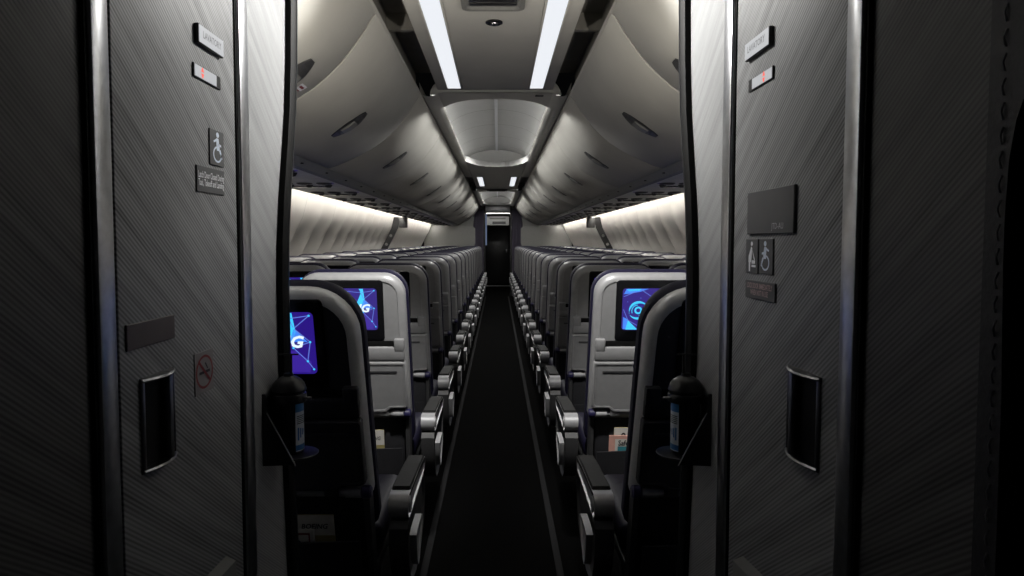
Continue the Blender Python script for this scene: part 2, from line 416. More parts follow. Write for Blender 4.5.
plate('blank_plate', 'blank brownish plate above the left door handle', -1, [(124.5, 324), (173, 315.5), (173, 340.5), (125, 349)], 0.003, BROWN)
o, Xw, yc, zc, w, h = plate('no_smoking_sign', 'small square sign with red ring and slash over a cigarette', -1, [(194, 352.5), (212.5, 349), (212.5, 389.5), (194, 395.5)], 0.0015, STICK)
b = MB(); f = plane_fn(-1, Xw, yc, zc, 0.002)
r = w * 0.46
g = lambda x, y: f(x, y * h / w * 0.88)
polys(b, g, [[(-r * 0.62, -r * 0.10), (r * 0.62, -r * 0.10), (r * 0.62, r * 0.06), (-r * 0.62, r * 0.06)], [(r * 0.30, r * 0.14), (r * 0.42, r * 0.14), (r * 0.15, r * 0.55), (r * 0.02, r * 0.50)]], 1)
ring(b, lambda x, y: g(x, y) if False else g(x, y), 0, 0, r * 0.86, r, 36)
g2 = lambda x, y: Vector(g(x, y)) + Vector((0.0004, 0, 0))
b.poly([g2(-r * 0.68, r * 0.56), g2(-r * 0.56, r * 0.68), g2(r * 0.68, -r * 0.56), g2(r * 0.56, -r * 0.68)], 0)
b.build('symbol', [REDP, INK], o, smooth=False)
# right wall plates
o, Xw, yc, zc, w, h = plate('blank_plate', 'large dark grey plate with tiny lettering above the baby changing sign', 1, [(797, 184), (750, 193), (750, 234.5), (797, 233)], 0.005, SIGNG)
b = MB(); f = plane_fn(1, Xw, yc, zc, 0.0056); b.text('JTD-AU', 0.014, lambda x, y: f(x + w * 0.20 if False else x + w * 0.2, y - h * 0.34), width=w * 0.24); b.build('lettering', SIGNT, o, smooth=False)
o, Xw, yc, zc, w, h = plate('baby_changing_sign', 'dark sign with pale figure bending over a changing table', 1, [(759.2, 238.8), (747.2, 239), (747.2, 272.8), (759.2, 273.6)], 0.0025, SIGNG)
b = MB(); f_ = plane_fn(1, Xw, yc, zc, 0.0031); s = h; f = lambda x, y: f_(x * 1.3 , y)
polys(b, f, [circ(0.02 * s, 0.36 * s, 0.065 * s, 14), [(-0.02 * s, 0.28 * s), (0.05 * s, 0.24 * s), (0.02 * s, -0.02 * s), (0.0, -0.18 * s), (-0.17 * s, -0.18 * s), (-0.16 * s, 0.0)],
             [(-0.15 * s, -0.18 * s), (-0.05 * s, -0.18 * s), (-0.06 * s, -0.45 * s), (-0.14 * s, -0.45 * s)],
             [(0.04 * s, 0.20 * s), (0.08 * s, 0.14 * s), (0.22 * s, -0.10 * s), (0.16 * s, -0.12 * s)],
             [(0.04 * s, -0.12 * s), (0.24 * s, -0.12 * s), (0.24 * s, -0.22 * s), (0.02 * s, -0.22 * s)], [(0.02 * s, -0.25 * s), (0.27 * s, -0.25 * s), (0.27 * s, -0.32 * s), (0.02 * s, -0.32 * s)]])
b.build('symbol', SIGNW, o, smooth=False)
o, Xw, yc, zc, w, h = plate('wheelchair_sign', 'dark sign with pale wheelchair symbol beside the baby changing sign', 1, [(774.2, 238.6), (760.4, 238.8), (760.4, 273.7), (774.2, 275)], 0.0025, SIGNG)
b = MB(); f = plane_fn(1, Xw, yc, zc, 0.0031); wheel_icon(b, lambda x, y: f(-x * 1.3, y), h * 0.9); b.build('symbol', SIGNB, o, smooth=False)
o, Xw, yc, zc, w, h = plate('door_notice', 'dark notice of two faint pink lines below the wheelchair sign', 1, [(776.5, 283), (747, 279.5), (747, 297), (776.5, 303)], 0.003, SIGNG)
b = MB(); f = plane_fn(1, Xw, yc, zc, 0.0036)
b.text('LOCK DOOR IMMEDIATELY', 0.013, lambda x, y: f(x, y + h * 0.2), width=w * 0.86, offset=0.0003)
b.text('WHEN NOT IN USE', 0.013, lambda x, y: f(x, y - h * 0.16), width=w * 0.6, offset=0.0003)
b.build('lettering', SIGNP, o, smooth=False)

# --- stitched leather pad at the near edge of the right wall
pd = thing('jump_seat_pad', 'dark leather padded edge with a stitched seam beside the camera', 'seat pad', (XR - 0.0015, 0.535, 0))
b = MB()
def lp(px, py):
    q = on_x(px, py, XR - 0.03); return (q.y - 0.535, q.z)
ledge = [(0.054, 0.0), (0.054, 2.1), (-0.12, 2.1), lp(1040, 70), lp(1028, 92), lp(1018, 120), lp(1011, 160), lp(1007, 210), lp(1005, 260), lp(1003, 400), (lp(1001, 576)[0], 0.0)]
b.prism(ledge, lambda p, t: (t, p[0], p[1]), -0.030, 0.0)
b.build('leather_edge', LEATH, pd)
b = MB(); b.box(-0.012, 0.0, -0.3, 0.01, 0.05, 1.75, bev=0.004); b.build('hard_panel', BAY, pd)
b = MB()
z = 0.1
while z < 2.05:
    b.tube([(-0.0305, 0.036, z), (-0.0325, 0.0355, z + 0.007), (-0.0305, 0.035, z + 0.014)], 0.0009, n=5); z += 0.020
b.build('stitching', STITCH, pd)

# --- wipes canisters in brackets at the wall ends
def canister(side, X):
    sd = 'left' if side < 0 else 'right'
    yb, zb = 1.48, 0.825
    br = thing('canister_bracket', 'black wall bracket with round shelf and ring on the %s wall end' % sd, 'bracket', (X, yb, zb))
    ux = -side
    cx = ux * 0.0385
    b = MB(); b.box(min(0, ux * 0.005), max(0, ux * 0.005), -0.055, 0.046, 0.0, 0.142, bev=0.002)
    b.build('back_plate', BLK, br)
    b = MB()   # triangular gusset plate facing the camera
    b.prism([(0.0, 0.153), (ux * 0.006, 0.153), (ux * 0.010, 0.114), (ux * 0.068, 0.002), (0.0, 0.0)], lambda p, t: (p[0], t, p[1]), -0.060, -0.055)
    b.build('gusset', BLK, br, smooth=False)
    b = MB(); b.tube([(ux * 0.010, -0.0610, 0.114), (ux * 0.0690, -0.0610, 0.001)], 0.0012, n=6); b.build('gusset_edge', SILV, br)
    b = MB(); b.lathe([(0.0, 0.006), (0.044, 0.006), (0.048, 0.009), (0.048, 0.012), (0.043, 0.0105), (0.0, 0.0105)], (ux * 0.053, -0.002, 0), n=36); shf = b.build('shelf', BLK, br)
    b = MB(); b.tube([(ux * 0.053 + 0.0478 * math.cos(q), -0.002 + 0.0478 * math.sin(q), 0.011) for q in [2 * PI * k / 40 for k in range(41)]], 0.0009, n=6); b.build('shelf_rim', SILV, shf)
    b = MB(); b.lathe([(0.0335, 0.124), (0.037, 0.124), (0.0385, 0.127), (0.0385, 0.140), (0.037, 0.143), (0.0335, 0.143), (0.0335, 0.124)], (cx, 0, 0), n=36, cap=False)
    b.build('ring', BLK, br)
    b = MB(); b.tube([(cx + ux * 0.036, -0.01, 0.134), (cx + ux * 0.052, -0.01, 0.134)], 0.003, n=8); b.build('peg', DSTEEL, br)
    c = thing('wipes_canister', 'black domed wipes canister with blue and white label on the %s wall bracket' % sd, 'canister', (X + cx, yb, zb + 0.0128))
    b = MB(); b.lathe([(0.0, 0.0), (0.029, 0.0), (0.031, 0.003), (0.031, 0.133), (0.028, 0.136), (0.0, 0.136)], (0, 0, 0), n=32); b.build('body', BLK, c)
    b = MB()
    def lab(a0, a1, z0, z1, m, r=0.0314, n=10):
        if side > 0: a0, a1 = PI - a0, PI - a1
        for k in range(n):
            A, B_ = a0 + (a1 - a0) * k / n, a0 + (a1 - a0) * (k + 1) / n
            b.poly([(r * math.cos(q), r * math.sin(q), z) for q, z in ((A, z0), (B_, z0), (B_, z1), (A, z1))], m)
    lab(-0.85, 1.1, 0.006, 0.128, 1, n=16)
    lab(-0.85, 1.1, 0.092, 0.116, 0, 0.0316, 16)
    lab(-0.85, 0.5, 0.008, 0.020, 0, 0.0316, 12)
    for k in range(5): lab(-0.75, 0.2, 0.066 + k * 0.004, 0.0678 + k * 0.004, 2, 0.0316)
    for k in range(4):
        a = -0.7 + k * 0.2
        lab(a, a + 0.13, 0.030 + 0.005 * k, 0.058 - 0.002 * k, 0, 0.0316, 3)
    b.build('label_wrap', [BLUEL, WHITEL, INK], c)
    b = MB(); b.lathe([(0.0, 0.1345), (0.0365, 0.1345), (0.038, 0.138), (0.0365, 0.143), (0.034, 0.151), (0.028, 0.159), (0.019, 0.165), (0.011, 0.168), (0.010, 0.174), (0.0, 0.174)], (0, 0, 0), n=32); b.build('dome_lid', BLK, c)
    b = MB(); b.tube([(ux * 0.006, 0, 0.170), (ux * 0.006, 0, 0.214)], 0.003, n=8); b.tube([(-0.022, 0, 0.215), (0.022, 0, 0.215)], 0.0018, n=8); b.build('pump_stem', BLK, c)
canister(-1, XL); canister(1, XR)

# --- ceiling
def ceil_part(): return MB()
PH = 0.325
b = MB()
b.box(-1.4, 1.4, -0.6, 1.66, CZ, CZ + 0.04)                                   # over the lavatories
b.box(XC - PH, XC + PH, 1.66, 3.90, CZ, CZ + 0.03, bev=0.004)                  # flat lit panel
for s in (-1, 1):                                                              # dark side channels
    x0, x1 = XC + s * (PH - 0.01), XC + s * 0.46
    b.box(min(x0, x1), max(x0, x1), 1.66, 3.92, CZ + 0.10, CZ + 0.13, m=1)
    b.box(min(XC + s * 0.45, XC + s * 0.47), max(XC + s * 0.45, XC + s * 0.47), 1.66, 3.92, CZ - 0.03, CZ + 0.12, m=1)
    b.box(min(XC + s * PH, XC + s * (PH - 0.02)), max(XC + s * PH, XC + s * (PH - 0.02)), 1.66, 3.92, CZ + 0.028, CZ + 0.11, m=1)
    # a cross rib in the channel
    b.box(min(x0, x1), max(x0, x1), 2.9, 2.93, CZ + 0.03, CZ + 0.11, m=1)
HW = 0.43
def arch_section(y0, ya, yb, y1, hw, hole):
    """ceiling plate y0..y1 with a pill-shaped opening ya..yb and a vault over it"""
    n = 14
    xs = [-hole + 2 * hole * k / n for k in range(n + 1)]
    bowa = lambda x: ya + 0.24 * abs(x / hole) ** 3
    bowb = lambda x: yb - 0.55 * abs(x / hole) ** 3
    zp = CZ - 0.015
    for i in range(n):
        for (fa, fb) in ((lambda x: y0, bowa), (bowb, lambda x: y1)):
            b.poly([(XC + xs[i], fa(xs[i]), zp), (XC + xs[i + 1], fa(xs[i + 1]), zp), (XC + xs[i + 1], fb(xs[i + 1]), zp), (XC + xs[i], fb(xs[i]), zp)], 0)
        for fn in (bowa, bowb):                                                # lips of the opening
            b.poly([(XC + xs[i], fn(xs[i]), zp), (XC + xs[i + 1], fn(xs[i + 1]), zp), (XC + xs[i + 1], fn(xs[i + 1]), zp + 0.06), (XC + xs[i], fn(xs[i]), zp + 0.06)], 2)
    cove = [(hole, zp), (hole + 0.02, zp - 0.014), (hole + 0.05, zp - 0.02), (hole + 0.085, zp - 0.012), (hw - 0.005, zp + 0.012), (hw, zp + 0.06)]
    for s in (-1, 1):
        L = y0
        while L < y1 - 0.05:                                                   # cove panels with seams
            L2 = min(L + 0.68, y1)
            b.loft([[(XC + s * x, L + 0.002, z) for x, z in cove], [(XC + s * x, L2 - 0.002, z) for x, z in cove]], 0, False, False, closed=False)
            L = L2
        b.poly([(XC + s * hole, ya, zp), (XC + s * hole, yb, zp), (XC + s * hole, yb, zp + 0.022), (XC + s * hole, ya, zp + 0.022)], 1)
        # ledge carrying the led strip
        b.poly([(XC + s * hole, ya, zp + 0.022), (XC + s * hole, yb, zp + 0.022), (XC + s * (hole + 0.06), yb, zp + 0.022), (XC + s * (hole + 0.06), ya, zp + 0.022)], 2)
    R = []
    for y in (ya - 0.02, yb + 0.02):
        R.append([(XC + (hole + 0.06) * math.cos(a), y, zp + 0.022 + 0.17 * math.sin(a)) for a in [PI * k / 20 for k in range(21)]])
    b.loft(R, 2, False, False, closed=False)
    for y in (ya - 0.02, yb + 0.02):
        b.poly([(XC + (hole + 0.06) * math.cos(a), y, zp + 0.022 + 0.17 * math.sin(a)) for a in [PI * k / 20 for k in range(21)]], 2)
    # centre rib and cross seams of the vault
    zt = zp + 0.022 + 0.17
    b.box(XC - 0.012, XC + 0.012, ya, yb, zt - 0.012, zt, m=3)
    y = ya + 0.62
    while y < yb - 0.2:
        ri = [[(XC + (hole + 0.055) * math.cos(a), y + d, zp + 0.022 + 0.166 * math.sin(a)) for a in [PI * k / 20 for k in range(21)]] for d in (0, 0.008)]
        b.loft(ri, 1, False, False, closed=False); y += 0.68
arch_section(3.905, 4.08, 7.75, 8.0, HW, 0.325)
b.box(XC - PH, XC + PH, 8.0, 11.2, CZ, CZ + 0.03)
for s in (-1, 1):
    b.box(min(XC + s * PH, XC + s * 0.46), max(XC + s * PH, XC + s * 0.46), 8.0, 9.0, CZ - 0.015, CZ + 0.02)
    b.box(min(XC + s * PH, XC + s * 0.46), max(XC + s * PH, XC + s * 0.46), 9.0, 11.2, CZ + 0.10, CZ + 0.12, m=1)
    b.box(min(XC + s * 0.45, XC + s * 0.47), max(XC + s * 0.45, XC + s * 0.47), 9.0, 11.2, CZ - 0.03, CZ + 0.11, m=1)
arch_section(11.2, 11.5, 15.9, 16.15, HW, 0.30)
struct(b.build('ceiling', [CEIL, CAV, VAULT, SIGNW], ang=40))
for i, s in enumerate((-1, 1)):                                                # rounded rail along the bin tops
    b = MB(); b.tube([(XC + s * 0.427, 1.66, CZ - 0.030), (XC + s * 0.427, 16.15, CZ - 0.030)], 0.013, n=10)
    struct(b.build('trim_%d' % (9 + i), CEIL))

# light bars
def bar(y0, y1, s, label):
    x = XC + s * 0.2275
    t = thing('light_bar', label, 'ceiling light', (x, (y0 + y1) / 2, CZ), 'ceiling light bars')
    L = (y1 - y0) / 2
    b = MB()
    for q in (-1, 1): b.box(min(q * 0.036, q * 0.045), max(q * 0.036, q * 0.045), -L - 0.012, L + 0.012, -0.006, -0.0005, bev=0.0015)
    b.box(-0.036, 0.036, -L - 0.012, -L, -0.006, -0.0005); b.box(-0.036, 0.036, L, L + 0.012, -0.006, -0.0005)
    b.build('bezel', CEIL, t)
    b = MB(); b.box(-0.036, 0.036, -L, L, -0.004, -0.0005); b.build('diffuser', LAMP, t, smooth=False)
bar(2.25, 3.84, -1, 'long white light bar left of the ceiling air vent')
bar(2.25, 3.84, 1, 'long white light bar right of the ceiling air vent')
bar(9.1, 10.6, -1, 'short far white light bar on the left, beyond the vaulted ceiling')
bar(9.1, 10.6, 1, 'short far white light bar on the right, beyond the vaulted ceiling')

# air vent, camera dome
v = thing('air_vent', 'dark ceiling air vent with rounded corners between the two long light bars', 'vent', (on_y(493, 0, 2.45).x, 2.462, CZ))
b = MB()
o_ = rrect(-0.115, 0.115, -0.09, 0.09, 0.03); i_ = rrect(-0.098, 0.098, -0.074, 0.074, 0.022); c_ = rrect(-0.09, 0.09, -0.066, 0.066, 0.02)
b.loft([[(p[0], p[1], -0.0005) for p in o_], [(p[0] * 0.985, p[1] * 0.98, -0.010) for p in o_], [(p[0], p[1], -0.009) for p in i_], [(p[0], p[1], -0.001) for p in c_]], 0, True, True)
b.build('bezel', PADDLE, v)
b = MB()
for k in range(3): b.box(-0.085, 0.085, -0.05 + k * 0.035, -0.03 + k * 0.035, -0.0065, -0.0012, bev=0.002)
b.build('slats', BLK, v)
c = thing('camera_dome', 'small round dark ceiling camera dome beyond the near air vent', 'camera', (on_y(494, 22, 2.65).x, 2.70, CZ))
b = MB(); b.lathe([(0.0, -0.0005), (0.033, -0.0005), (0.033, -0.006), (0.026, -0.009), (0.022, -0.006)], (0, 0, 0), n=24); b.build('rim', BLK, c)
b = MB(); b.lathe([(0.0, -0.004), (0.018, -0.004), (0.015, -0.012), (0.008, -0.016), (0.0, -0.017)], (0, 0, 0), n=20); b.build('lens', DSTEEL, c)
v = thing('air_vent', 'far dark slot air vent in the ceiling just beyond the short light bars', 'vent', (XC, 11.28, CZ - 0.015))
b = MB(); o_ = rrect(-0.17, 0.17, -0.13, 0.15, 0.05)
b.loft([[(p[0], p[1], -0.0005) for p in o_], [(p[0] * 0.97, p[1] * 0.95, -0.012) for p in o_]]); b.build('bezel', BLK, v)
b = MB()
for k in range(2): b.box(-0.13, 0.13, -0.05 + k * 0.06, -0.02 + k * 0.06, -0.018, -0.0125, bev=0.002)
b.build('slats', RUB, v)
# small ceiling speaker slot on the arch plate
p = on_y(539, 99, 4.0)
b = MB(); b.box(p.x - 0.024, p.x + 0.024, 3.955, 3.985, CZ - 0.022, CZ - 0.0155, bev=0.003)
tag(b.build('ceiling_sensor', BLK), 'tiny dark sensor at the corner of the near vaulted opening', 'sensor')

# cove LED strips in the vaults
for y0, y1, hole in ((4.15, 7.6, 0.325), (11.6, 15.8, 0.30)):
    for s in (-1, 1):
        x = XC + s * (hole + 0.048)
        b = MB(); b.box(x - 0.008, x + 0.008, y0, y1, CZ + 0.0075, CZ + 0.0155)
        tag(b.build('led_strip', LEDV, smooth=False), 'hidden light strip along the %s edge of the %s vaulted ceiling' % ('left' if s < 0 else 'right', 'near' if y0 < 8 else 'far'), 'light strip', 'vault light strips')

# --- overhead bins
PROF = [(0.415, 2.100), (0.436, 2.070), (0.463, 2.025), (0.500, 1.975), (0.535, 1.930), (0.580, 1.885), (0.630, 1.842), (0.690, 1.802), (0.755, 1.768), (0.820, 1.738), (0.875, 1.715), (0.915, 1.702)]
BACK = [(0.95, 1.700), (1.12, 1.760), (1.12, 2.11), (0.46, 2.11)]
def bin_unit(s, y0, y1, label, latch_y, short=False):
    t = thing('overhead_bin', label, 'overhead bin', (XC, (y0 + y1) / 2, 0), 'overhead bins along the %s side' % ('left' if s < 0 else 'right'))
    h = (y1 - y0) / 2
    b = MB(); P = PROF + BACK
    n = len(P); cx, cz = 0.80, 1.92
    def ins(p, d):
        v = Vector((p[0] - cx, p[1] - cz)); return (cx + v.x * (1 - d / v.length), cz + v.y * (1 - d / v.length))
    rings = []
    for yy, d in ((-h + 0.008, 0.022), (-h + 0.0085, 0.004), (-h + 0.014, 0.0), (h - 0.014, 0.0), (h - 0.0085, 0.004), (h - 0.008, 0.022)):
        rings.append([(s * ins(p, d)[0], yy, ins(p, d)[1]) for p in P])
    b.loft(rings); b.build('bucket', BIN, t)
    # latch: lens-shaped dark recess lying along the curved face
    ly = latch_y - (y0 + y1) / 2
    def face(tt):   # point and normal on the face at parameter tt (index)
        i = max(0, min(len(PROF) - 2, int(tt))); u = tt - i
        p = Vector(PROF[i]).lerp(Vector(PROF[i + 1]), u); q = (Vector(PROF[i + 1]) - Vector(PROF[i])).normalized()
        return p, Vector((-q.y, q.x)) * -1
    def pt(tt, yy, lift):
        p, nn = face(tt); q = p + nn * lift * (1 if nn.x < 0 or nn.y < 0 else -1)
        return (s * q.x, ly + yy, q.y)
    b = MB(); N = 14; t0, t1 = 5.05, 7.75
    rings = []
    for k in range(N + 1):
        tt = t0 + (t1 - t0) * k / N; w = 0.068 * (math.sin(PI * (0.06 + 0.88 * k / N)) ** 0.7)
        rings.append([pt(tt, -w, 0.0005), pt(tt, -w * 0.9, 0.004), pt(tt, w * 0.9, 0.004), pt(tt, w, 0.0005)])
    b.loft(rings); la = b.build('latch', LATCH, t)
    b = MB(); rings = []
    for k in range(7):
        tt = 6.05 + 1.0 * k / 6; w = 0.040
        rings.append([pt(tt, -w, 0.003), pt(tt, -w * 0.85, 0.008 + 0.004 * math.sin(PI * k / 6)), pt(tt, w * 0.85, 0.008 + 0.004 * math.sin(PI * k / 6)), pt(tt, w, 0.003)])
    b.loft(rings); b.build('latch_paddle', PADDLE, la)
    return t
SEAMS = [1.70] + [2.45 + 1.37 * k for k in range(11)]
for s in (-1, 1):
    sd = 'left' if s < 0 else 'right'
    proto = None
    for k in range(len(SEAMS) - 1):
        y0, y1 = SEAMS[k], SEAMS[k + 1]
        lab = 'closed pale overhead bin on the %s, %s from the camera' % (sd, ORD[k + 1])
        if k == 0: bin_unit(s, y0, y1, lab, 2.235)
        elif proto is None: proto = bin_unit(s, y0, y1, lab, (y0 + y1) / 2)
        else: dup(proto, (XC, (y0 + y1) / 2, 0), lab)
    # red and white placard on the first bin
    P0 = on_y(302 if s < 0 else 676, 88, 2.16)
p0 = Vector((XC - 0.735, 2.20, 1.776))
b = MB(); q = Vector((0.755 - 0.690, 1.768 - 1.802)).normalized(); nn = Vector((q.y, -q.x))
def stk(a, y, l): 
    base = Vector((0.645, 1.832)) + q * a + Vector((-abs(nn.x), -abs(nn.y))) * l
    return (XC - base.x, 2.335 + y, base.y)
b.poly([stk(0, 0, 0.003), stk(0.05, 0, 0.003), stk(0.05, 0.055, 0.003), stk(0, 0.055, 0.003)], 0)
b.poly([stk(0, 0, 0.001), stk(0.05, 0, 0.001), stk(0.05, 0.055, 0.001), stk(0, 0.055, 0.001)], 0)
for k in range(2): b.poly([stk(0.008 + k * 0.02, 0.006, 0.0035), stk(0.018 + k * 0.02, 0.006, 0.0035), stk(0.018 + k * 0.02, 0.045, 0.0035), stk(0.008 + k * 0.02, 0.045, 0.0035)], 1)
tag(b.build('bin_placard', [SIGNW, REDP], smooth=False), 'small white placard with red print on the first left bin', 'placard')

# dark rail below the bins, with small round holes
for i, s in enumerate((-1, 1)):
    b = MB()
    pr = [(0.922, 1.699), (0.955, 1.662), (0.985, 1.658), (0.985, 1.699)]
    b.prism(pr, lambda p, t: (XC + s * p[0], t, p[1]), 1.66, 16.15)
    for k in range(30):
        y = 1.9 + 0.48 * k
        c = Vector((XC + s * 0.9365, y, 1.679))
        b.lathe([(0.0, 0.0), (0.008, 0.0), (0.008, 0.004), (0.0, 0.005)], (c.x, c.y, c.z - 0.004), n=10, m=1)
    struct(b.build('trim_%d' % (11 + i), [RAIL, RUB], smooth=False))

# --- sidewalls (gently scalloped panels, curved in section)
def side_x(z):
    pts = [(0.0, 1.72), (0.3, 1.785), (0.5, 1.80), (0.9, 1.81), (1.15, 1.79), (1.35, 1.685), (1.5, 1.61), (1.66, 1.570), (1.80, 1.47)]
    for (a, xa), (c, xb) in zip(pts, pts[1:]):
        if z <= c: return xa + (xb - xa) * (z - a) / (c - a)
    return pts[-1][1]
for s, nm in ((-1, 'wall_port'), (1, 'wall_starboard')):
    b = MB(); zs = [0, 0.3, 0.6, 0.85, 1.0, 1.1, 1.2, 1.3, 1.4, 1.5, 1.58, 1.66, 1.72, 1.80]
    y = 1.64; ys = []
    PW = 0.508
    while y < 16.3: ys.append(y); y += PW / 12
    rings = []
    for y in ys:
        ph = ((y - 1.64) / PW) % 1.0
        row = []
        for z in zs:
            dep = max(0.0, min(1.0, (1.62 - z) / 0.35))
            sc = 0.080 * dep * math.sin(PI * ph) ** 0.8 - 0.006 * (1 if ph < 0.04 or ph > 0.96 else 0) * 0
            row.append((XC + s * (side_x(z) + sc), y, z))
        rings.append(row)
    b.loft(rings, 0, False, False, closed=False)
    for y in [1.64 + PW * 2 * k for k in range(15)]:       # panel joints
        r0 = [[(XC + s * (side_x(z) - 0.001), y + d, z) for z in zs] for d in (-0.003, 0.003)]
        b.loft(r0, 1, False, False, closed=False)
    struct(b.build(nm, [SIDE, RAIL]))
    sd = 'left' if s < 0 else 'right'
    x = XC + s * 1.463
    b = MB(); b.box(x - 0.012, x + 0.012, 1.7, 16.1, 1.712, 1.720)
    tag(b.build('led_strip', LEDW, smooth=False), 'hidden light strip washing the %s sidewall below the bins' % sd, 'light strip', 'sidewall light strips')
    # housing above the strip
    b = MB(); b.prism([(1.10, 1.723), (1.56, 1.723), (1.53, 1.76), (1.10, 1.76)], lambda p, t: (XC + s * p[0], t, p[1]), 1.66, 16.15)
    struct(b.build('trim_%d' % (13 + (s > 0)), RAIL, smooth=False))
    # class divider fin against the sidewall
    t = thing('divider_bracket', 'grey curved divider fin and curtain bracket on the %s sidewall' % sd, 'divider', (XC, 10.395, 0))
    b = MB(); pin = [(z, side_x(z) - 0.010) for z in zs if 0.3 <= z <= 1.66]
    pts = [(s * (x - 0.10), z) for z, x in pin] + [(s * x, z) for z, x in reversed(pin)]
    b.prism(pts, lambda p, t_: (p[0], t_, p[1]), -0.02, 0.02); b.build('fin', BLK, t)
    b = MB(); b.box(min(s * 1.36, s * 1.48), max(s * 1.36, s * 1.48), -0.06, 0.06, 1.50, 1.66, bev=0.008); b.build('bracket', LATCH, t)
    b = MB()
    for z in (1.38, 1.25): b.lathe([(0.0, -0.028), (0.02, -0.028), (0.022, -0.0205), (0.0, -0.0205)], (s * (side_x(z) - 0.06), 0, z), 'y', 12)
    b.build('snap', PADDLE, t)

# --- passenger service units
PSGRP = 'passenger service units under the %s bins'
def psu(s, y, label):
    t = thing('service_unit', label, 'service unit', (XC, y, 1.668), PSGRP % ('left' if s < 0 else 'right'))
    b = MB(); b.box(min(s * 0.99, s * 1.440), max(s * 0.99, s * 1.440), -0.389, 0.389, 0.0, 0.02, bev=0.006); b.build('panel', PSUM, t)
    for k, x in enumerate((1.09, 1.215, 1.34)):
        b = MB(); b.lathe([(0.0, -0.001), (0.050, -0.001), (0.050, -0.004), (0.040, -0.010), (0.030, -0.006)], (s * x, -0.05, 0), n=18); g = b.build('reading_light', LATCH, t)
        b = MB(); b.lathe([(0.0, -0.007), (0.022, -0.007), (0.018, -0.014), (0.0, -0.015)], (s * x, -0.05, 0), n=14); b.build('lens', PADDLE, g)
        b = MB(); b.lathe([(0.0, -0.001), (0.024, -0.001), (0.024, -0.006), (0.014, -0.020), (0.0, -0.021)], (s * x, 0.07, 0), n=14); b.build('gasper', BAY, t)
    b = MB(); b.box(min(s * 1.14, s * 1.36), max(s * 1.14, s * 1.36), 0.18, 0.26, -0.006, -0.0005, bev=0.002); b.build('sign_window', GLS, t)
    b = MB(); b.box(min(s * 1.03, s * 1.055), max(s * 1.03, s * 1.055), -0.06, -0.035, -0.003, -0.0005); b.build('call_light', emis('call_violet', (0.12, 0.06, 0.6), 0.35), t, smooth=False)
    return t
# ================================================================== SEATS
AN = math.radians(10); SA, CA = math.sin(AN), math.cos(AN)
PZ = 0.45
def B(x, d, u): return (x, -SA * u + CA * d, PZ + CA * u + SA * d)
def recline(deg, pz):
    global SA, CA, PZ
    SA, CA, PZ = math.sin(math.radians(deg)), math.cos(math.radians(deg)), pz
def outline(hwt, hwb, u0, u1, r, ins, rb=0.03, n=9):
    hwt -= ins; hwb -= ins; u0 += ins; u1 -= ins; r = max(0.012, r - ins); rb = max(0.008, rb - ins)
    o = []
    def hw(u): return hwb + (hwt - hwb) * max(0, min(1, (u - u0) / (u1 - u0)))
    for k in range(4): a = -PI / 2 + PI / 2 * k / 3; o.append((hwb - rb + rb * math.cos(a), u0 + rb + rb * math.sin(a)))
    for k in range(1, 4): u = u0 + (u1 - r - u0) * k / 4; o.append((hw(u), u))
    for k in range(n): a = PI / 2 * k / (n - 1); o.append((hw(u1 - r) - r + r * math.cos(a), u1 - r + r * math.sin(a)))
    return o + [(-x, u) for x, u in reversed(o)]
def bb(b, x0, x1, d0, d1, u0, u1, m=0, bev=0.003, seg=2):
    """bevelled box in the reclined back frame"""
    t = MB(); t.box(x0, x1, d0, d1, u0, u1, m, bev, seg)
    vm = {}
    for v in t.bm.verts: vm[v] = b.bm.verts.new(B(*v.co))
    for f in t.bm.faces: b.face([vm[v] for v in f.verts], m)
    t.bm.free()

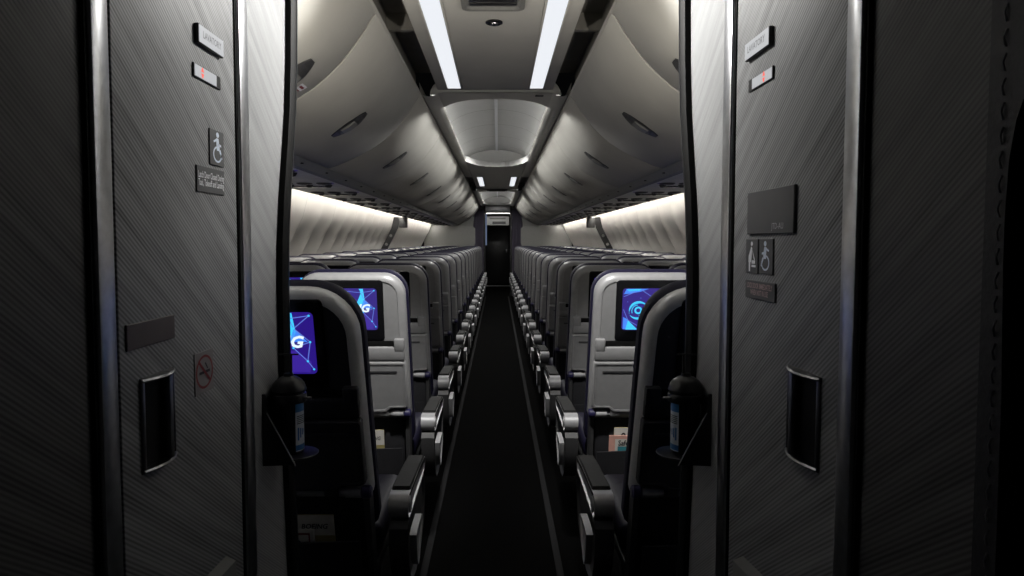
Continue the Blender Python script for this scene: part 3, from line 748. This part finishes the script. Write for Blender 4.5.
def screen_mesh(kind, sh=0.0):
    b = MB(); w, h, u = 0.130, 0.083, 0.598
    F = lambda l: (lambda x, y: B(x + sh, -0.0065 - l, u + y))
    f0, f1, f2, f3, f4 = F(0), F(0.0003), F(0.0006), F(0.0009), F(0.0012)
    b.poly([f0(x, y) for x, y in rrect(-w, w, -h, h, 0.012)], 0)
    def line(f, a, c, t=0.0011, m=3):
        a, c = Vector(a), Vector(c); q = (c - a).normalized(); nn = Vector((-q.y, q.x)) * t
        b.poly([f(*(a + nn)), f(*(c + nn)), f(*(c - nn)), f(*(a - nn))], m)
    def dot(f, p, r=0.003, m=2): b.poly([f(*q) for q in circ(p[0], p[1], r, 8)], m)
    if kind < 0:
        b.poly([f1(x, y) for x, y in [(0.118, -0.05), (0.112, -0.078), (0.02, -0.078), (0.03, -0.02), (0.08, -0.02)]], 5)
        b.poly([f1(x, y) for x, y in [(0.062, 0.081), (0.078, 0.081), (0.084, 0.03), (0.040, -0.055), (0.050, 0.02), (0.070, 0.065)]], 2)
        b.poly([f1(x, y) for x, y in [(0.080, 0.040), (0.112, 0.004), (0.066, 0.004)]], 1)
        b.poly([f1(x, y) for x, y in [(-0.06, 0.081), (-0.04, 0.081), (-0.065, 0.02), (-0.11, 0.0)]], 1)
        N_ = [(0.120, 0.074), (0.070, 0.066), (0.080, 0.040), (0.012, 0.072), (-0.03, 0.078), (0.118, 0.004), (0.060, 0.004), (0.108, -0.048), (0.122, -0.07), (0.022, 0.0), (0.075, -0.012), (-0.09, -0.06), (-0.05, -0.03), (0.03, -0.075)]
        for a, c in ((0, 2), (0, 1), (1, 2), (1, 3), (3, 4), (2, 5), (5, 10), (5, 7), (7, 8), (10, 7), (3, 9), (3, 6), (9, 6), (4, 9), (9, 13), (11, 12), (12, 9), (11, 13)): line(f2, N_[a], N_[c])
        for p in N_: dot(f3, p)
        b.text('BOEING', 0.043, lambda x, y: f4(x + 0.018, y + 0.003), 4, shear=0.25, offset=0.0016, width=0.165)
        ring(b, f3, -0.098, 0.003, 0.016, 0.020, 26, 0.4, 5.6, 2); ring(b, f3, -0.098, 0.003, 0.006, 0.009, 16, 0, 2 * PI, 2)
    else:
        c = (-0.068, -0.004)
        b.poly([f1(x, y) for x, y in [(-0.126, 0.060), (-0.115, 0.081), (-0.03, 0.081), (-0.062, 0.070), (-0.105, 0.062)]], 1)
        b.poly([f1(x, y) for x, y in [(-0.118, 0.079), (-0.06, 0.081), (-0.066, 0.074), (-0.105, 0.071)]], 2)
        b.poly([f1(x, y) for x, y in [(0.01, 0.081), (0.055, 0.081), (0.02, 0.050), (-0.018, 0.046)]], 5)
        b.poly([f1(x, y) for x, y in [(-0.018, 0.052), (0.045, 0.079), (0.05, 0.072), (0.0, 0.040)]], 2)
        b.poly([f1(x, y) for x, y in [(-0.125, -0.079), (-0.125, -0.03), (-0.104, -0.042), (-0.115, -0.079)]], 1)
        b.poly([f1(x, y) for x, y in [(-0.115, -0.081), (-0.106, -0.044), (-0.068, -0.081)]], 2)
        b.poly([f1(x, y) for x, y in [(0.02, -0.081), (0.06, -0.02), (0.12, -0.06), (0.11, -0.081)]], 5)
        for a, d in (((-0.125, 0.0), (-0.106, -0.044)), ((-0.06, 0.078), (-0.018, 0.05)), ((-0.106, -0.044), (-0.04, -0.081)), ((0.02, 0.06), (0.1, 0.01)), ((0.1, 0.01), (0.06, -0.06)), ((-0.126, 0.05), (-0.08, 0.07)), ((0.06, -0.06), (-0.04, -0.081))): line(f2, a, d)
        # swirling ring emblem: two crescents round an open eye
        ring(b, f3, *c, 0.008, 0.015, 24, 0, 2 * PI, 2)
        for ph in (0.5, 0.5 + PI):
            n = 22
            for k in range(n):
                A, D = ph + 3.0 * k / n, ph + 3.0 * (k + 1) / n
                w0 = lambda q: 0.0375 - 0.011 * math.sin(PI * q) ** 0.8
                w1 = lambda q: 0.0375 - 0.002 * q
                b.poly([f3(c[0] + r * math.cos(a), c[1] + r * math.sin(a)) for r, a in ((w0(k / n), A), (w1(k / n), A), (w1((k + 1) / n), D), (w0((k + 1) / n), D))], 2)
            for k in range(14):
                A, D = ph + 1.2 + 1.9 * k / 14, ph + 1.2 + 1.9 * (k + 1) / 14
                rr = lambda q: 0.020 + 0.004 * q
                b.poly([f3(c[0] + r * math.cos(a), c[1] + r * math.sin(a)) for r, a in ((rr(k / 14), A), (rr(k / 14) + 0.003, A), (rr((k + 1) / 14) + 0.003, D), (rr((k + 1) / 14), D))], 2)
        for p in ((-0.06, 0.045), (-0.11, 0.03), (0.06, 0.03), (-0.02, -0.055), (0.02, -0.03), (-0.106, -0.044)): dot(f3, p, 0.002, 3)
    return b

HWT, HWB = 0.208, 0.222
def make_seat(s, kind, label, group, dark=False):
    """s: side of the seat the armrest stands on (+1: towards +x); kind 'aisle' or 'inner'"""
    t = thing('airline_seat', label, 'seat', (0, 0, 0), group)
    SH = -s * (0.027 if kind == 'aisle' else 0.0)   # the screen sits off-centre, away from the aisle
    SHL, TRY = (SHADESH, SHADETR) if kind == 'aisle' and dark else (SHELL, TRAY)
    O = lambda i, d, u0=0.135, u1=0.735: [B(x, d, u) for x, u in outline(HWT, HWB, u0, u1, 0.125 if dark else 0.085, i)]
    b = MB(); b.loft([O(0.030, 0.034), O(0.028, 0.001), O(0.034, 0.001)]); b.build('back_shell', SHL, t)
    b = MB(); b.loft([O(0.001, 0.0362), O(0.0, 0.028), O(0.004, 0.014), O(0.012, 0.005), O(0.024, -0.001), O(0.0295, -0.0015), O(0.031, 0.002), O(0.031, 0.0362)], cap0=False, cap1=False); b.build('rim', RIMLIT if dark else RIMM, t)
    b = MB(); b.loft([O(0.002, 0.0365, 0.03), O(-0.0055, 0.045, 0.03, 0.733), O(-0.006, 0.075, 0.03, 0.733), O(0.004, 0.10, 0.03), O(0.04, 0.112, 0.03)]); b.build('backrest', NAVY, t)
    b = MB()
    bz = lambda i, d: [B(x, d, u) for x, u in rrect(SH - 0.154 + i, SH + 0.154 - i, 0.470 + i, 0.712 - i, 0.014)]
    b.loft([bz(0, 0.004), bz(0, -0.004), bz(0.004, -0.006)]); z = b.build('screen_bezel', GLS, t)
    screen_mesh(-1 if SIDE_OF(t) < 0 else 1, SH).build('screen', SCR, z, smooth=False)
    # lower panel with raised posts beside the slot
    b = MB(); bb(b, -0.204, 0.204, -0.018, 0.004, 0.392, 0.447, bev=0.008)
    for q in (-1, 1): bb(b, min(q * 0.163, q * 0.203), max(q * 0.163, q * 0.203), -0.020, 0.004, 0.43, 0.480, bev=0.006)
    b.build('tray_surround', SHL, t)
    b = MB(); bb(b, -0.163, 0.163, -0.004, 0.004, 0.448, 0.469, bev=0.001); b.build('slot', RUB, t)
    # tray table: rimmed panel, long finger groove, notched lower edge
    b = MB()
    pts = [(-0.203, 0.388), (0.203, 0.388), (0.207, 0.382), (0.209, 0.205), (0.203, 0.198), (0.145, 0.197), (0.125, 0.180), (-0.125, 0.180), (-0.145, 0.197), (-0.203, 0.198), (-0.209, 0.205), (-0.207, 0.382)]
    def pr(k, d): 
        return [B(x * k, d, 0.28 + (u - 0.28) * (1 - (1 - k) * 2)) for x, u in pts]
    b.loft([pr(1, 0.002), pr(1, -0.018), pr(0.985, -0.024), pr(0.955, -0.024), pr(0.95, -0.0215)])
    tr = b.build('tray_table', TRY, t)
    b = MB(); bb(b, -0.172, 0.172, -0.0245, -0.0215, 0.345, 0.354, bev=0.0012); b.build('groove', BAY, tr)
    # silver hinge bar, collars and arms
    b = MB(); b.tube([B(-0.185, -0.006, 0.168), B(0.185, -0.006, 0.168)], 0.011, n=12)
    for q in (-1, 1): b.tube([B(q * 0.150, -0.006, 0.168), B(q * 0.192, -0.006, 0.168)], [0.0155, 0.0155], n=12)
    hb = b.build('hinge_bar', SILV, t)
    for q in (-1, 1):
        b = MB(); b.tube([B(q * 0.192, -0.006, 0.168), B(q * 0.197, -0.006, 0.168), B(q * 0.216, -0.006, 0.168), B(q * 0.221, -0.006, 0.168)], [0.013, 0.018, 0.018, 0.012], n=14); b.build('collar', NAVYP, hb)
        b = MB(); bb(b, min(q * 0.095, q * 0.135), max(q * 0.095, q * 0.135), -0.020, -0.004, 0.160, 0.205, bev=0.004); b.build('tray_arm', TRY, t)
    # side posts and literature pocket
    for q in (-1, 1):
        b = MB(); b.loft([[B(q * x, d, u) for x, d in ((0.196, -0.004), (0.212, -0.004), (0.216, 0.03), (0.196, 0.03))] for u in (-0.16, 0.15)]); b.build('side_post', BAY, t)
    b = MB(); bb(b, -0.192, 0.192, 0.010, 0.028, -0.14, 0.150, bev=0.004)
    lip = [(-0.185, -0.13), (0.185, -0.13), (0.185, 0.030), (0.06, 0.026), (-0.06, 0.018), (-0.185, 0.012)]
    b.loft([[B(x, -0.034, u) for x, u in lip], [B(x, -0.028, u) for x, u in lip]])
    bb(b, -0.185, 0.185, -0.034, 0.012, -0.14, -0.128, bev=0.002)
    b.build('literature_pocket', DFAB, t)
    # cushion, pan, legs
    b = MB(); b.box(-0.219, 0.219, 0.10, 0.56, 0.385, 0.475, bev=0.03, seg=3); b.build('seat_cushion', NAVY, t)
    b = MB(); b.box(-0.215, 0.215, 0.05, 0.54, 0.345, 0.384, bev=0.008); b.tube([(-0.215, 0.12, 0.335), (0.215, 0.12, 0.335)], 0.018, n=10); b.tube([(-0.215, 0.45, 0.335), (0.215, 0.45, 0.335)], 0.018, n=10); b.build('seat_pan', BAY, t)
    for q in (0.10, 0.45):
        b = MB(); b.tube([(0, q, 0.335), (0, q + (0.05 if q < 0.2 else 0.06), 0.012)], [0.02, 0.016], n=10); b.box(-0.03, 0.03, q + 0.01, q + 0.11, 0.0, 0.018, bev=0.004); b.build('leg', BAY, t)
    # armrest
    if kind == 'aisle': x0, w = s * 0.281, 0.028
    else: x0, w = s * 0.239, 0.0105
    b = MB()   # rounded rear end cap, then a tapering arm, in side profile
    arc = [(0.048 + 0.034 * math.cos(a), 0.556 + 0.034 * math.sin(a)) for a in [PI / 2 + PI * k / 10 for k in range(11)]]
    prof = arc + [(0.30, 0.528), (0.43, 0.530), (0.455, 0.548), (0.445, 0.568), (0.30, 0.581)]
    b.prism(prof, lambda p, q: (x0 + q, p[0], p[1]), -w, w, bev=0.006); ar = b.build('armrest', SILV, t)
    b = MB(); b.loft([[(x0 - w * 0.97, y, z0), (x0 + w * 0.97, y, z0), (x0 + w * 0.97, y, z1 - 0.004), (x0 + w * 0.85, y, z1), (x0 - w * 0.85, y, z1), (x0 - w * 0.97, y, z1 - 0.004)] for y, z0, z1 in ((0.072, 0.575, 0.588), (0.084, 0.575, 0.597), (0.30, 0.565, 0.588), (0.43, 0.553, 0.577), (0.448, 0.545, 0.566))]); b.build('pad', ARM, ar)
    if kind == 'aisle': b = MB(); b.lathe([(0.0, 0.0), (0.022, 0.0), (0.022, 0.003), (0.017, 0.0045), (0.0, 0.0045)], (x0 + s * (w - 0.0005) if s > 0 else x0 - w + 0.0005 - 0.0040, 0.050, 0.556), 'x', 18); b.build('pivot', SILV, ar)
    if kind == 'aisle':
        b = MB()
        pf = [(0.024, 0.519), (0.012, 0.50), (0.016, 0.44), (0.035, 0.385), (0.070, 0.335), (0.12, 0.305), (0.20, 0.295), (0.32, 0.31), (0.42, 0.36), (0.46, 0.43), (0.45, 0.49), (0.42, 0.519)]
        b.prism(pf, lambda p, q: (x0 + q, p[0], p[1]), -0.026, 0.027, bev=0.010); sp = b.build('end_bay', BAY, t)
        b = MB()
        tf = [(0.045, 0.470), (0.075, 0.477), (0.18, 0.477), (0.205, 0.465), (0.195, 0.44), (0.15, 0.40), (0.12, 0.368), (0.095, 0.362), (0.072, 0.385), (0.052, 0.44)]
        xa = x0 + s * 0.0268
        b.prism(tf, lambda p, q: (xa + s * q, p[0], p[1]), 0.0, 0.020, bev=0.006); b.build('inset', SILV, sp)
    return t
_side = [1]
def SIDE_OF(t): return _side[0]

ROWS = [1.845, 2.725] + [2.725 + 0.785 * k for k in range(1, 17)]
SP = 0.478
SXS = {-1: 0.567, 1: 0.580}
for s in (-1, 1):
    sd = 'left' if s < 0 else 'right'
    _side[0] = s
    protos = {}
    for r, y in enumerate(ROWS):
        for k, place in enumerate(('aisle', 'middle', 'window')):
            if (r == 0 and k > 0) or (r == 1 and k == 2): continue
            x = s * (SXS[s] + SP * k)
            if r == 0: lab = 'shadowed aisle seat with glowing screen, directly behind the %s lavatory wall' % sd
            elif r == 1 and k == 0: lab = 'brightest pale grey aisle seat with glowing screen, second row on the %s' % sd
            else: lab = 'grey %s seat on the %s, %s row from the camera' % (place, sd, ORD[r + 1])
            grp = '%s seats left of the aisle' % place if s < 0 else '%s seats right of the aisle' % place
            kd = 'aisle' if k == 0 else 'inner'
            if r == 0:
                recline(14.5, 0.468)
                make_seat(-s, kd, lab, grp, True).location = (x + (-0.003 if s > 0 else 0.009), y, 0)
                recline(10, 0.45)
            elif kd not in protos:
                protos[kd] = make_seat(-s, kd, lab, grp); protos[kd].location = (x, y, 0)
            else: dup(protos[kd], (x, y, 0), lab, grp)

# beyond the sixth row the screens are switched off
OFF = {}
for o in list(bpy.data.objects):
    if o.name.split('.')[0] == 'screen' and o.parent and o.parent.parent and o.parent.parent.location.y > ROWS[6] - 0.1:
        if o.data.name not in OFF:
            m2 = o.data.copy(); m2.materials.clear()
            for k in range(6): m2.materials.append(GLS)
            OFF[o.data.name] = m2
        o.data = OFF[o.data.name]
for s in (-1, 1):
    sd = 'left' if s < 0 else 'right'
    proto = None
    for k in range(18):
        y = 2.06 + 0.785 * k
        lab = 'service unit with reading lights under the %s bins, %s from the camera' % (sd, ORD[k + 1])
        if proto is None: proto = psu(s, y, lab)
        else: dup(proto, (XC, y, 1.668), lab)

# --- reading matter in the seat pockets
def card(name, label, cat, sx, sy, xa, xb, u0, u1, d, art):
    b = MB(); th = 0.003
    t = thing(name, label, cat, (sx, sy, 0))
    bb(b, xa, xb, d, d + th, u0, u1, bev=0.0005, seg=1)
    F = lambda l: (lambda x, y: B(xa + (xb - xa) * x, d - 0.0004 - l, u0 + (u1 - u0) * y))
    mats = art(b, F)
    b.build('cover', mats, t, smooth=False)
def mag_art(b, F):
    f = F(0); g = F(0.0004)
    b.poly([f(*p) for p in ((0, 0.70), (1, 0.70), (1, 1), (0, 1))], 1)
    b.text('BOEING', 0.1, lambda x, y: g(0.66 + x * 0.9, 0.83 + y * 1.0), 2, shear=0.25, width=0.5, offset=0.002)
    ring(b, g, 0.28, 0.83, 0.045, 0.075, 18, 0.4, 5.6, 2)
    return [MAGC, PAPER, INK]
def safety_art(b, F):
    f = F(0); g = F(0.0004)
    for pts in (((0.04, 0.93), (0.90, 0.93), (0.90, 0.90), (0.04, 0.90)), ((0.87, 0.93), (0.90, 0.93), (0.90, 0.1), (0.87, 0.1))): b.poly([f(*p) for p in pts], 1)
    b.poly([f(*p) for p in ((0, 0.30), (0.84, 0.30), (0.84, 0.52), (0, 0.52))], 2)
    ring(b, g, 0.6, 0.70, 0.09, 0.12, 22, 0.4, 5.6, 3); ring(b, g, 0.6, 0.70, 0.03, 0.06, 14, 0, 6.283, 3)
    return [PAPER, REDP, TEAL, INK]
def safety_art2(b, F):
    f = F(0); g = F(0.0004); h = F(0.0008)
    b.poly([f(*p) for p in ((0.18, 0.2), (1, 0.2), (1, 0.92), (0.18, 0.92))], 1)
    b.poly([f(*p) for p in ((0.22, 0.38), (1, 0.38), (1, 0.56), (0.22, 0.56))] , 2) if False else b.poly([g(*p) for p in ((0.26, 0.25), (1, 0.25), (1, 0.76), (0.26, 0.76))], 2)
    b.text('Safety', 0.18, lambda x, y: h(0.50 + x, 0.83 + y * 0.9), 3, width=0.46, offset=0.004)
    return [PINK, PAPER, TEAL, INK]
LX, SX = -SXS[-1], SXS[1]
recline(14.5, 0.468)
card('magazine', 'olive magazine with pale title band in the nearest left seat pocket', 'magazine', LX, ROWS[0], -0.04, 0.122, -0.12, 0.098, -0.010, mag_art)
card('safety_card', 'white card with red border and teal band in the nearest left pocket', 'card', LX, ROWS[0], -0.06, 0.068, -0.12, 0.058, -0.018, safety_art)
recline(10, 0.45)
card('magazine', 'olive magazine with white title band in the second left seat pocket', 'magazine', LX, ROWS[1], -0.02, 0.110, -0.12, 0.098, -0.010, mag_art)
card('safety_card', 'pinkish card leaning left of the magazine in the second left pocket', 'card', LX, ROWS[1], -0.07, 0.045, -0.12, 0.060, -0.018, safety_art2)
card('magazine', 'grey title of a magazine in the second right seat pocket', 'magazine', SX, ROWS[1], -0.115, 0.02, -0.12, 0.108, -0.010, mag_art)
card('safety_card', 'pink and teal Safety card in the second right seat pocket', 'card', SX, ROWS[1], -0.135, 0.0, -0.12, 0.078, -0.018, safety_art2)

# ================================================================== FORWARD BULKHEAD AND GALLEY
b = MB()
DXL, DXR = on_y(484.5, 230, YEND).x, on_y(511, 230, YEND).x
ztop = CZ + 0.2
b.box(-1.75, DXL - 0.02, YEND, YEND + 0.06, 0, ztop); b.box(DXR + 0.02, 1.75, YEND, YEND + 0.06, 0, ztop)
b.box(DXL - 0.02, DXR + 0.02, YEND, YEND + 0.06, 1.96, ztop)
struct(b.build('wall_front', RAIL, smooth=False))
b = MB()
for x in (DXL, DXR): b.box(x - 0.02, x + 0.02, YEND - 0.03, YEND + 0.08, 0, 2.21)
b.box(DXL, DXR, YEND - 0.03, YEND + 0.08, 2.19, 2.21)
struct(b.build('door_frame', BLK, smooth=False)); bpy.data.objects['door_frame'].name = 'trim_15'
b = MB(); b.box(DXL + 0.022, DXR - 0.022, YEND - 0.03, YEND - 0.002, 1.965, 2.185, bev=0.01)
h = tag(b.build('header_panel', STEEL), 'metal header panel above the doorway to the front galley', 'panel')
for s in (-1, 1):
    sd = 'left' if s < 0 else 'right'
    b = MB(); x0, x1 = s * 0.62, s * 1.70
    pts = [(s * 0.60, 0.0), (s * 0.60, 1.05), (s * 0.54, 1.25), (s * 0.54, 1.60), (s * 0.60, 1.645), (s * 1.50, 1.645), (s * 1.70, 1.30), (s * 1.74, 0.9), (s * 1.62, 0.0)]
    b.prism(pts, lambda p, q: (p[0], q, p[1]), YEND - 0.12, YEND - 0.06)
    tag(b.build('partition', PART, smooth=False), 'grey partition panel at the front end of the %s seat rows' % sd, 'partition')
    # pleated curtain
    t = thing('curtain', 'dark purple curtain gathered %s of the front doorway' % sd, 'curtain', (0, YEND - 0.025, 0))
    b = MB(); n = 40; xa, xb = s * (abs(DXL if s < 0 else DXR) + 0.005), s * 0.58
    R = []
    for z in (0.02, 0.7, 1.3, 1.7, 2.06):
        w = 1.0 if z < 1.75 else 0.8
        R.append([(xa + (xb - xa) * w * k / n, 0.012 * math.sin(k * 1.45), z) for k in range(n + 1)])
    R2 = [[(p[0], p[1] + 0.006, p[2]) for p in r] for r in R]
    b.loft([r + list(reversed(q)) for r, q in zip(R, R2)])
    b.build('cloth', CURT, t)
    b = MB(); b.tube([(xa - s * 0.0, 0, 2.075), (xb, 0, 2.075)], 0.010, n=8); b.build('rail', DSTEEL, t)
# galley beyond
b = MB(); b.box(-0.9, 0.9, YEND + 0.06, 21.0, 2.02, 2.06); b.box(-0.9, -0.55, YEND + 0.06, 21.0, 0, 2.02, m=1); b.box(0.55, 0.9, YEND + 0.06, 21.0, 0, 2.02, m=1); b.box(-0.9, 0.9, 21.0, 21.06, 0, 2.06, m=1)
struct(b.build('wall_galley', [CEIL, BLK], smooth=False))
t = thing('galley_cabinet', 'pale lit overhead cabinet in the galley seen through the front doorway', 'cabinet', (-0.03, 18.6, 1.73))
b = MB(); b.box(-0.40, 0.33, 0, 0.5, 0.0, 0.24, bev=0.01); b.build('body', VAULT, t)
b = MB(); b.box(-0.12, 0.24, -0.012, -0.001, 0.03, 0.10, bev=0.004); b.build('display_window', SIGNG, t)
b = MB(); b.box(-0.20, 0.24, -0.006, -0.001, 0.16, 0.20, bev=0.002); b.build('grille', PADDLE, t)
b = MB(); b.box(-0.3, 0.3, 17.1, 17.7, 2.008, 2.0195); tag(b.build('ceiling_light', emis('galley_lamp', (1.0, 0.97, 0.9), 7.0), smooth=False), 'lit panel in the galley ceiling beyond the front doorway', 'ceiling light')
p = on_y(486.3, 235, YEND + 0.3)
b = MB(); b.box(p.x - 0.02, p.x + 0.014, YEND + 0.30, YEND + 0.33, 1.2, 1.95); tag(b.build('status_light', emis('blue_glow', (0.28, 0.38, 0.62), 0.30), smooth=False), 'tall narrow bluish light strip at the left edge of the front doorway', 'light strip')
b = MB(); b.box(-0.36, 0.36, YEND + 3.4, YEND + 3.6, 0.0, 0.012, bev=0.003); tag(b.build('threshold_plate', SILV), 'metal threshold plate across the floor of the front galley', 'threshold')
b = MB(); b.box(-0.40, 0.36, 20.9, 20.96, 0.0, 1.98, bev=0.01); d3 = struct(b.build('door_3', BLK))
b = MB(); b.box(0.24, 0.28, 20.86, 20.899, 0.95, 1.05, bev=0.006); b.build('door_handle', DSTEEL, d3)

# ================================================================== LIGHTS
def spot(name, loc, aim, watts, size, blend=0.5, rad=0.04, col=(1, 0.985, 0.95)):
    l = bpy.data.lights.new(name, 'SPOT'); l.energy = watts; l.spot_size = math.radians(size); l.spot_blend = blend; l.shadow_soft_size = rad; l.color = col
    o = bpy.data.objects.new(name, l); COL.objects.link(o); o.location = loc
    o.rotation_euler = (Vector(aim) - Vector(loc)).to_track_quat('-Z', 'Y').to_euler()
    return o
for s in (-1, 1):
    x = XC + s * 0.11
    t = thing('added_downlight', 'added unseen spot fixture in the entry ceiling, %s one of the pair' % ('left' if s < 0 else 'right'), 'ceiling light', (x, 1.92, CZ))  # fixture made up to go with the added spot below
    b = MB(); b.lathe([(0.0, -0.0005), (0.05, -0.0005), (0.05, -0.006), (0.04, -0.009), (0.034, -0.004)], (0, 0, 0), n=24); b.build('rim', STEEL, t)
    spot('row_fill_spot', (x, 1.92, CZ - 0.03), (s * 0.54, 2.68, 1.02), 150.0, 44, 0.9)  # added spot, brightens the second-row seat backs
    spot('wall_fill_spot', (-s * 0.16 - 0.02, 1.90, CZ - 0.03), (s * 0.56, 1.60, 1.80), 92.0, 72, 1.0)  # bare spot added to brighten the lavatory wall ends
    # fixture and spot added to brighten ceiling and bins, unseen behind each wall end
    u = thing('fill_uplight', 'small black fill fixture added out of sight behind the %s wall end' % ('left' if s < 0 else 'right'), 'fill lamp', (s * 0.57 - 0.02, 1.675, 1.58))
    b = MB(); b.box(-0.03, 0.03, -0.070, 0.02, -0.03, -0.004, bev=0.004); b.build('housing', BLK, u)
    b = MB(); b.lathe([(0.0, -0.004), (0.02, -0.004), (0.022, 0.004), (0.017, 0.004), (0.016, -0.002)], (0, 0, 0), n=16); b.build('rim', STEEL, u)
    spot('ceiling_fill_spot', (s * 0.57 - 0.02, 1.675, 1.595), (-s * 0.10, 2.75, 2.15), 18.0, 110, 1.0, 0.02, (1, 0.94, 0.84))

for k in range(5):
    spot('vault_fill_spot', (XC, 4.35 + 0.72 * k, CZ + 0.12), (XC, 4.35 + 0.72 * k, 0), 16.0, 160, 0.3)  # added spots without fixture, to brighten the bin faces
for k in range(5):
    spot('vault_fill_spot', (XC, 11.9 + 0.8 * k, CZ + 0.12), (XC, 11.9 + 0.8 * k, 0), 15.0, 160, 0.3)  # more added spots, over the far rows
for k in range(3):
    spot('aisle_fill_spot', (XC, 8.4 + 0.9 * k, CZ - 0.01), (XC, 8.4 + 0.9 * k, 0), 22.0, 170, 0.3)  # added spots without fixture; bounce off the bins lifts the flat ceiling
spot('galley_lamp', (0, 17.3, 1.99), (0, 18.6, 1.84), 20.0, 70, 0.5)  # extra spot added under the lit panel to brighten the cabinet
W = bpy.data.worlds.new('World'); SC.world = W; W.use_nodes = True
W.node_tree.nodes['Background'].inputs['Color'].default_value = (0.5, 0.52, 0.56, 1)
W.node_tree.nodes['Background'].inputs['Strength'].default_value = 0.002

# ================================================================== CAMERA
cam = bpy.data.cameras.new('Camera'); co = bpy.data.objects.new('Camera', cam); COL.objects.link(co)
cam.sensor_fit = 'HORIZONTAL'; cam.sensor_width = 36.0; cam.lens = FPX / 1024 * 36.0
cam.shift_x = (512 - PPX) / 1024; cam.shift_y = -(288 - PPY) / 1024
cam.clip_start = 0.02; cam.clip_end = 100
co.location = (0, 0, CH); co.rotation_euler = (PI / 2 - PITCH, 0, 0)
SC.camera = co
SC.view_settings.view_transform = 'Standard'; SC.view_settings.look = 'None'; SC.view_settings.gamma = 1.0; SC.view_settings.use_curve_mapping = False
SC.view_settings.exposure = 0.0
SC.cycles.use_denoising = True
SC.cycles.max_bounces = 6; SC.cycles.diffuse_bounces = 4; SC.cycles.glossy_bounces = 3
SC.cycles.sample_clamp_indirect = 3.0
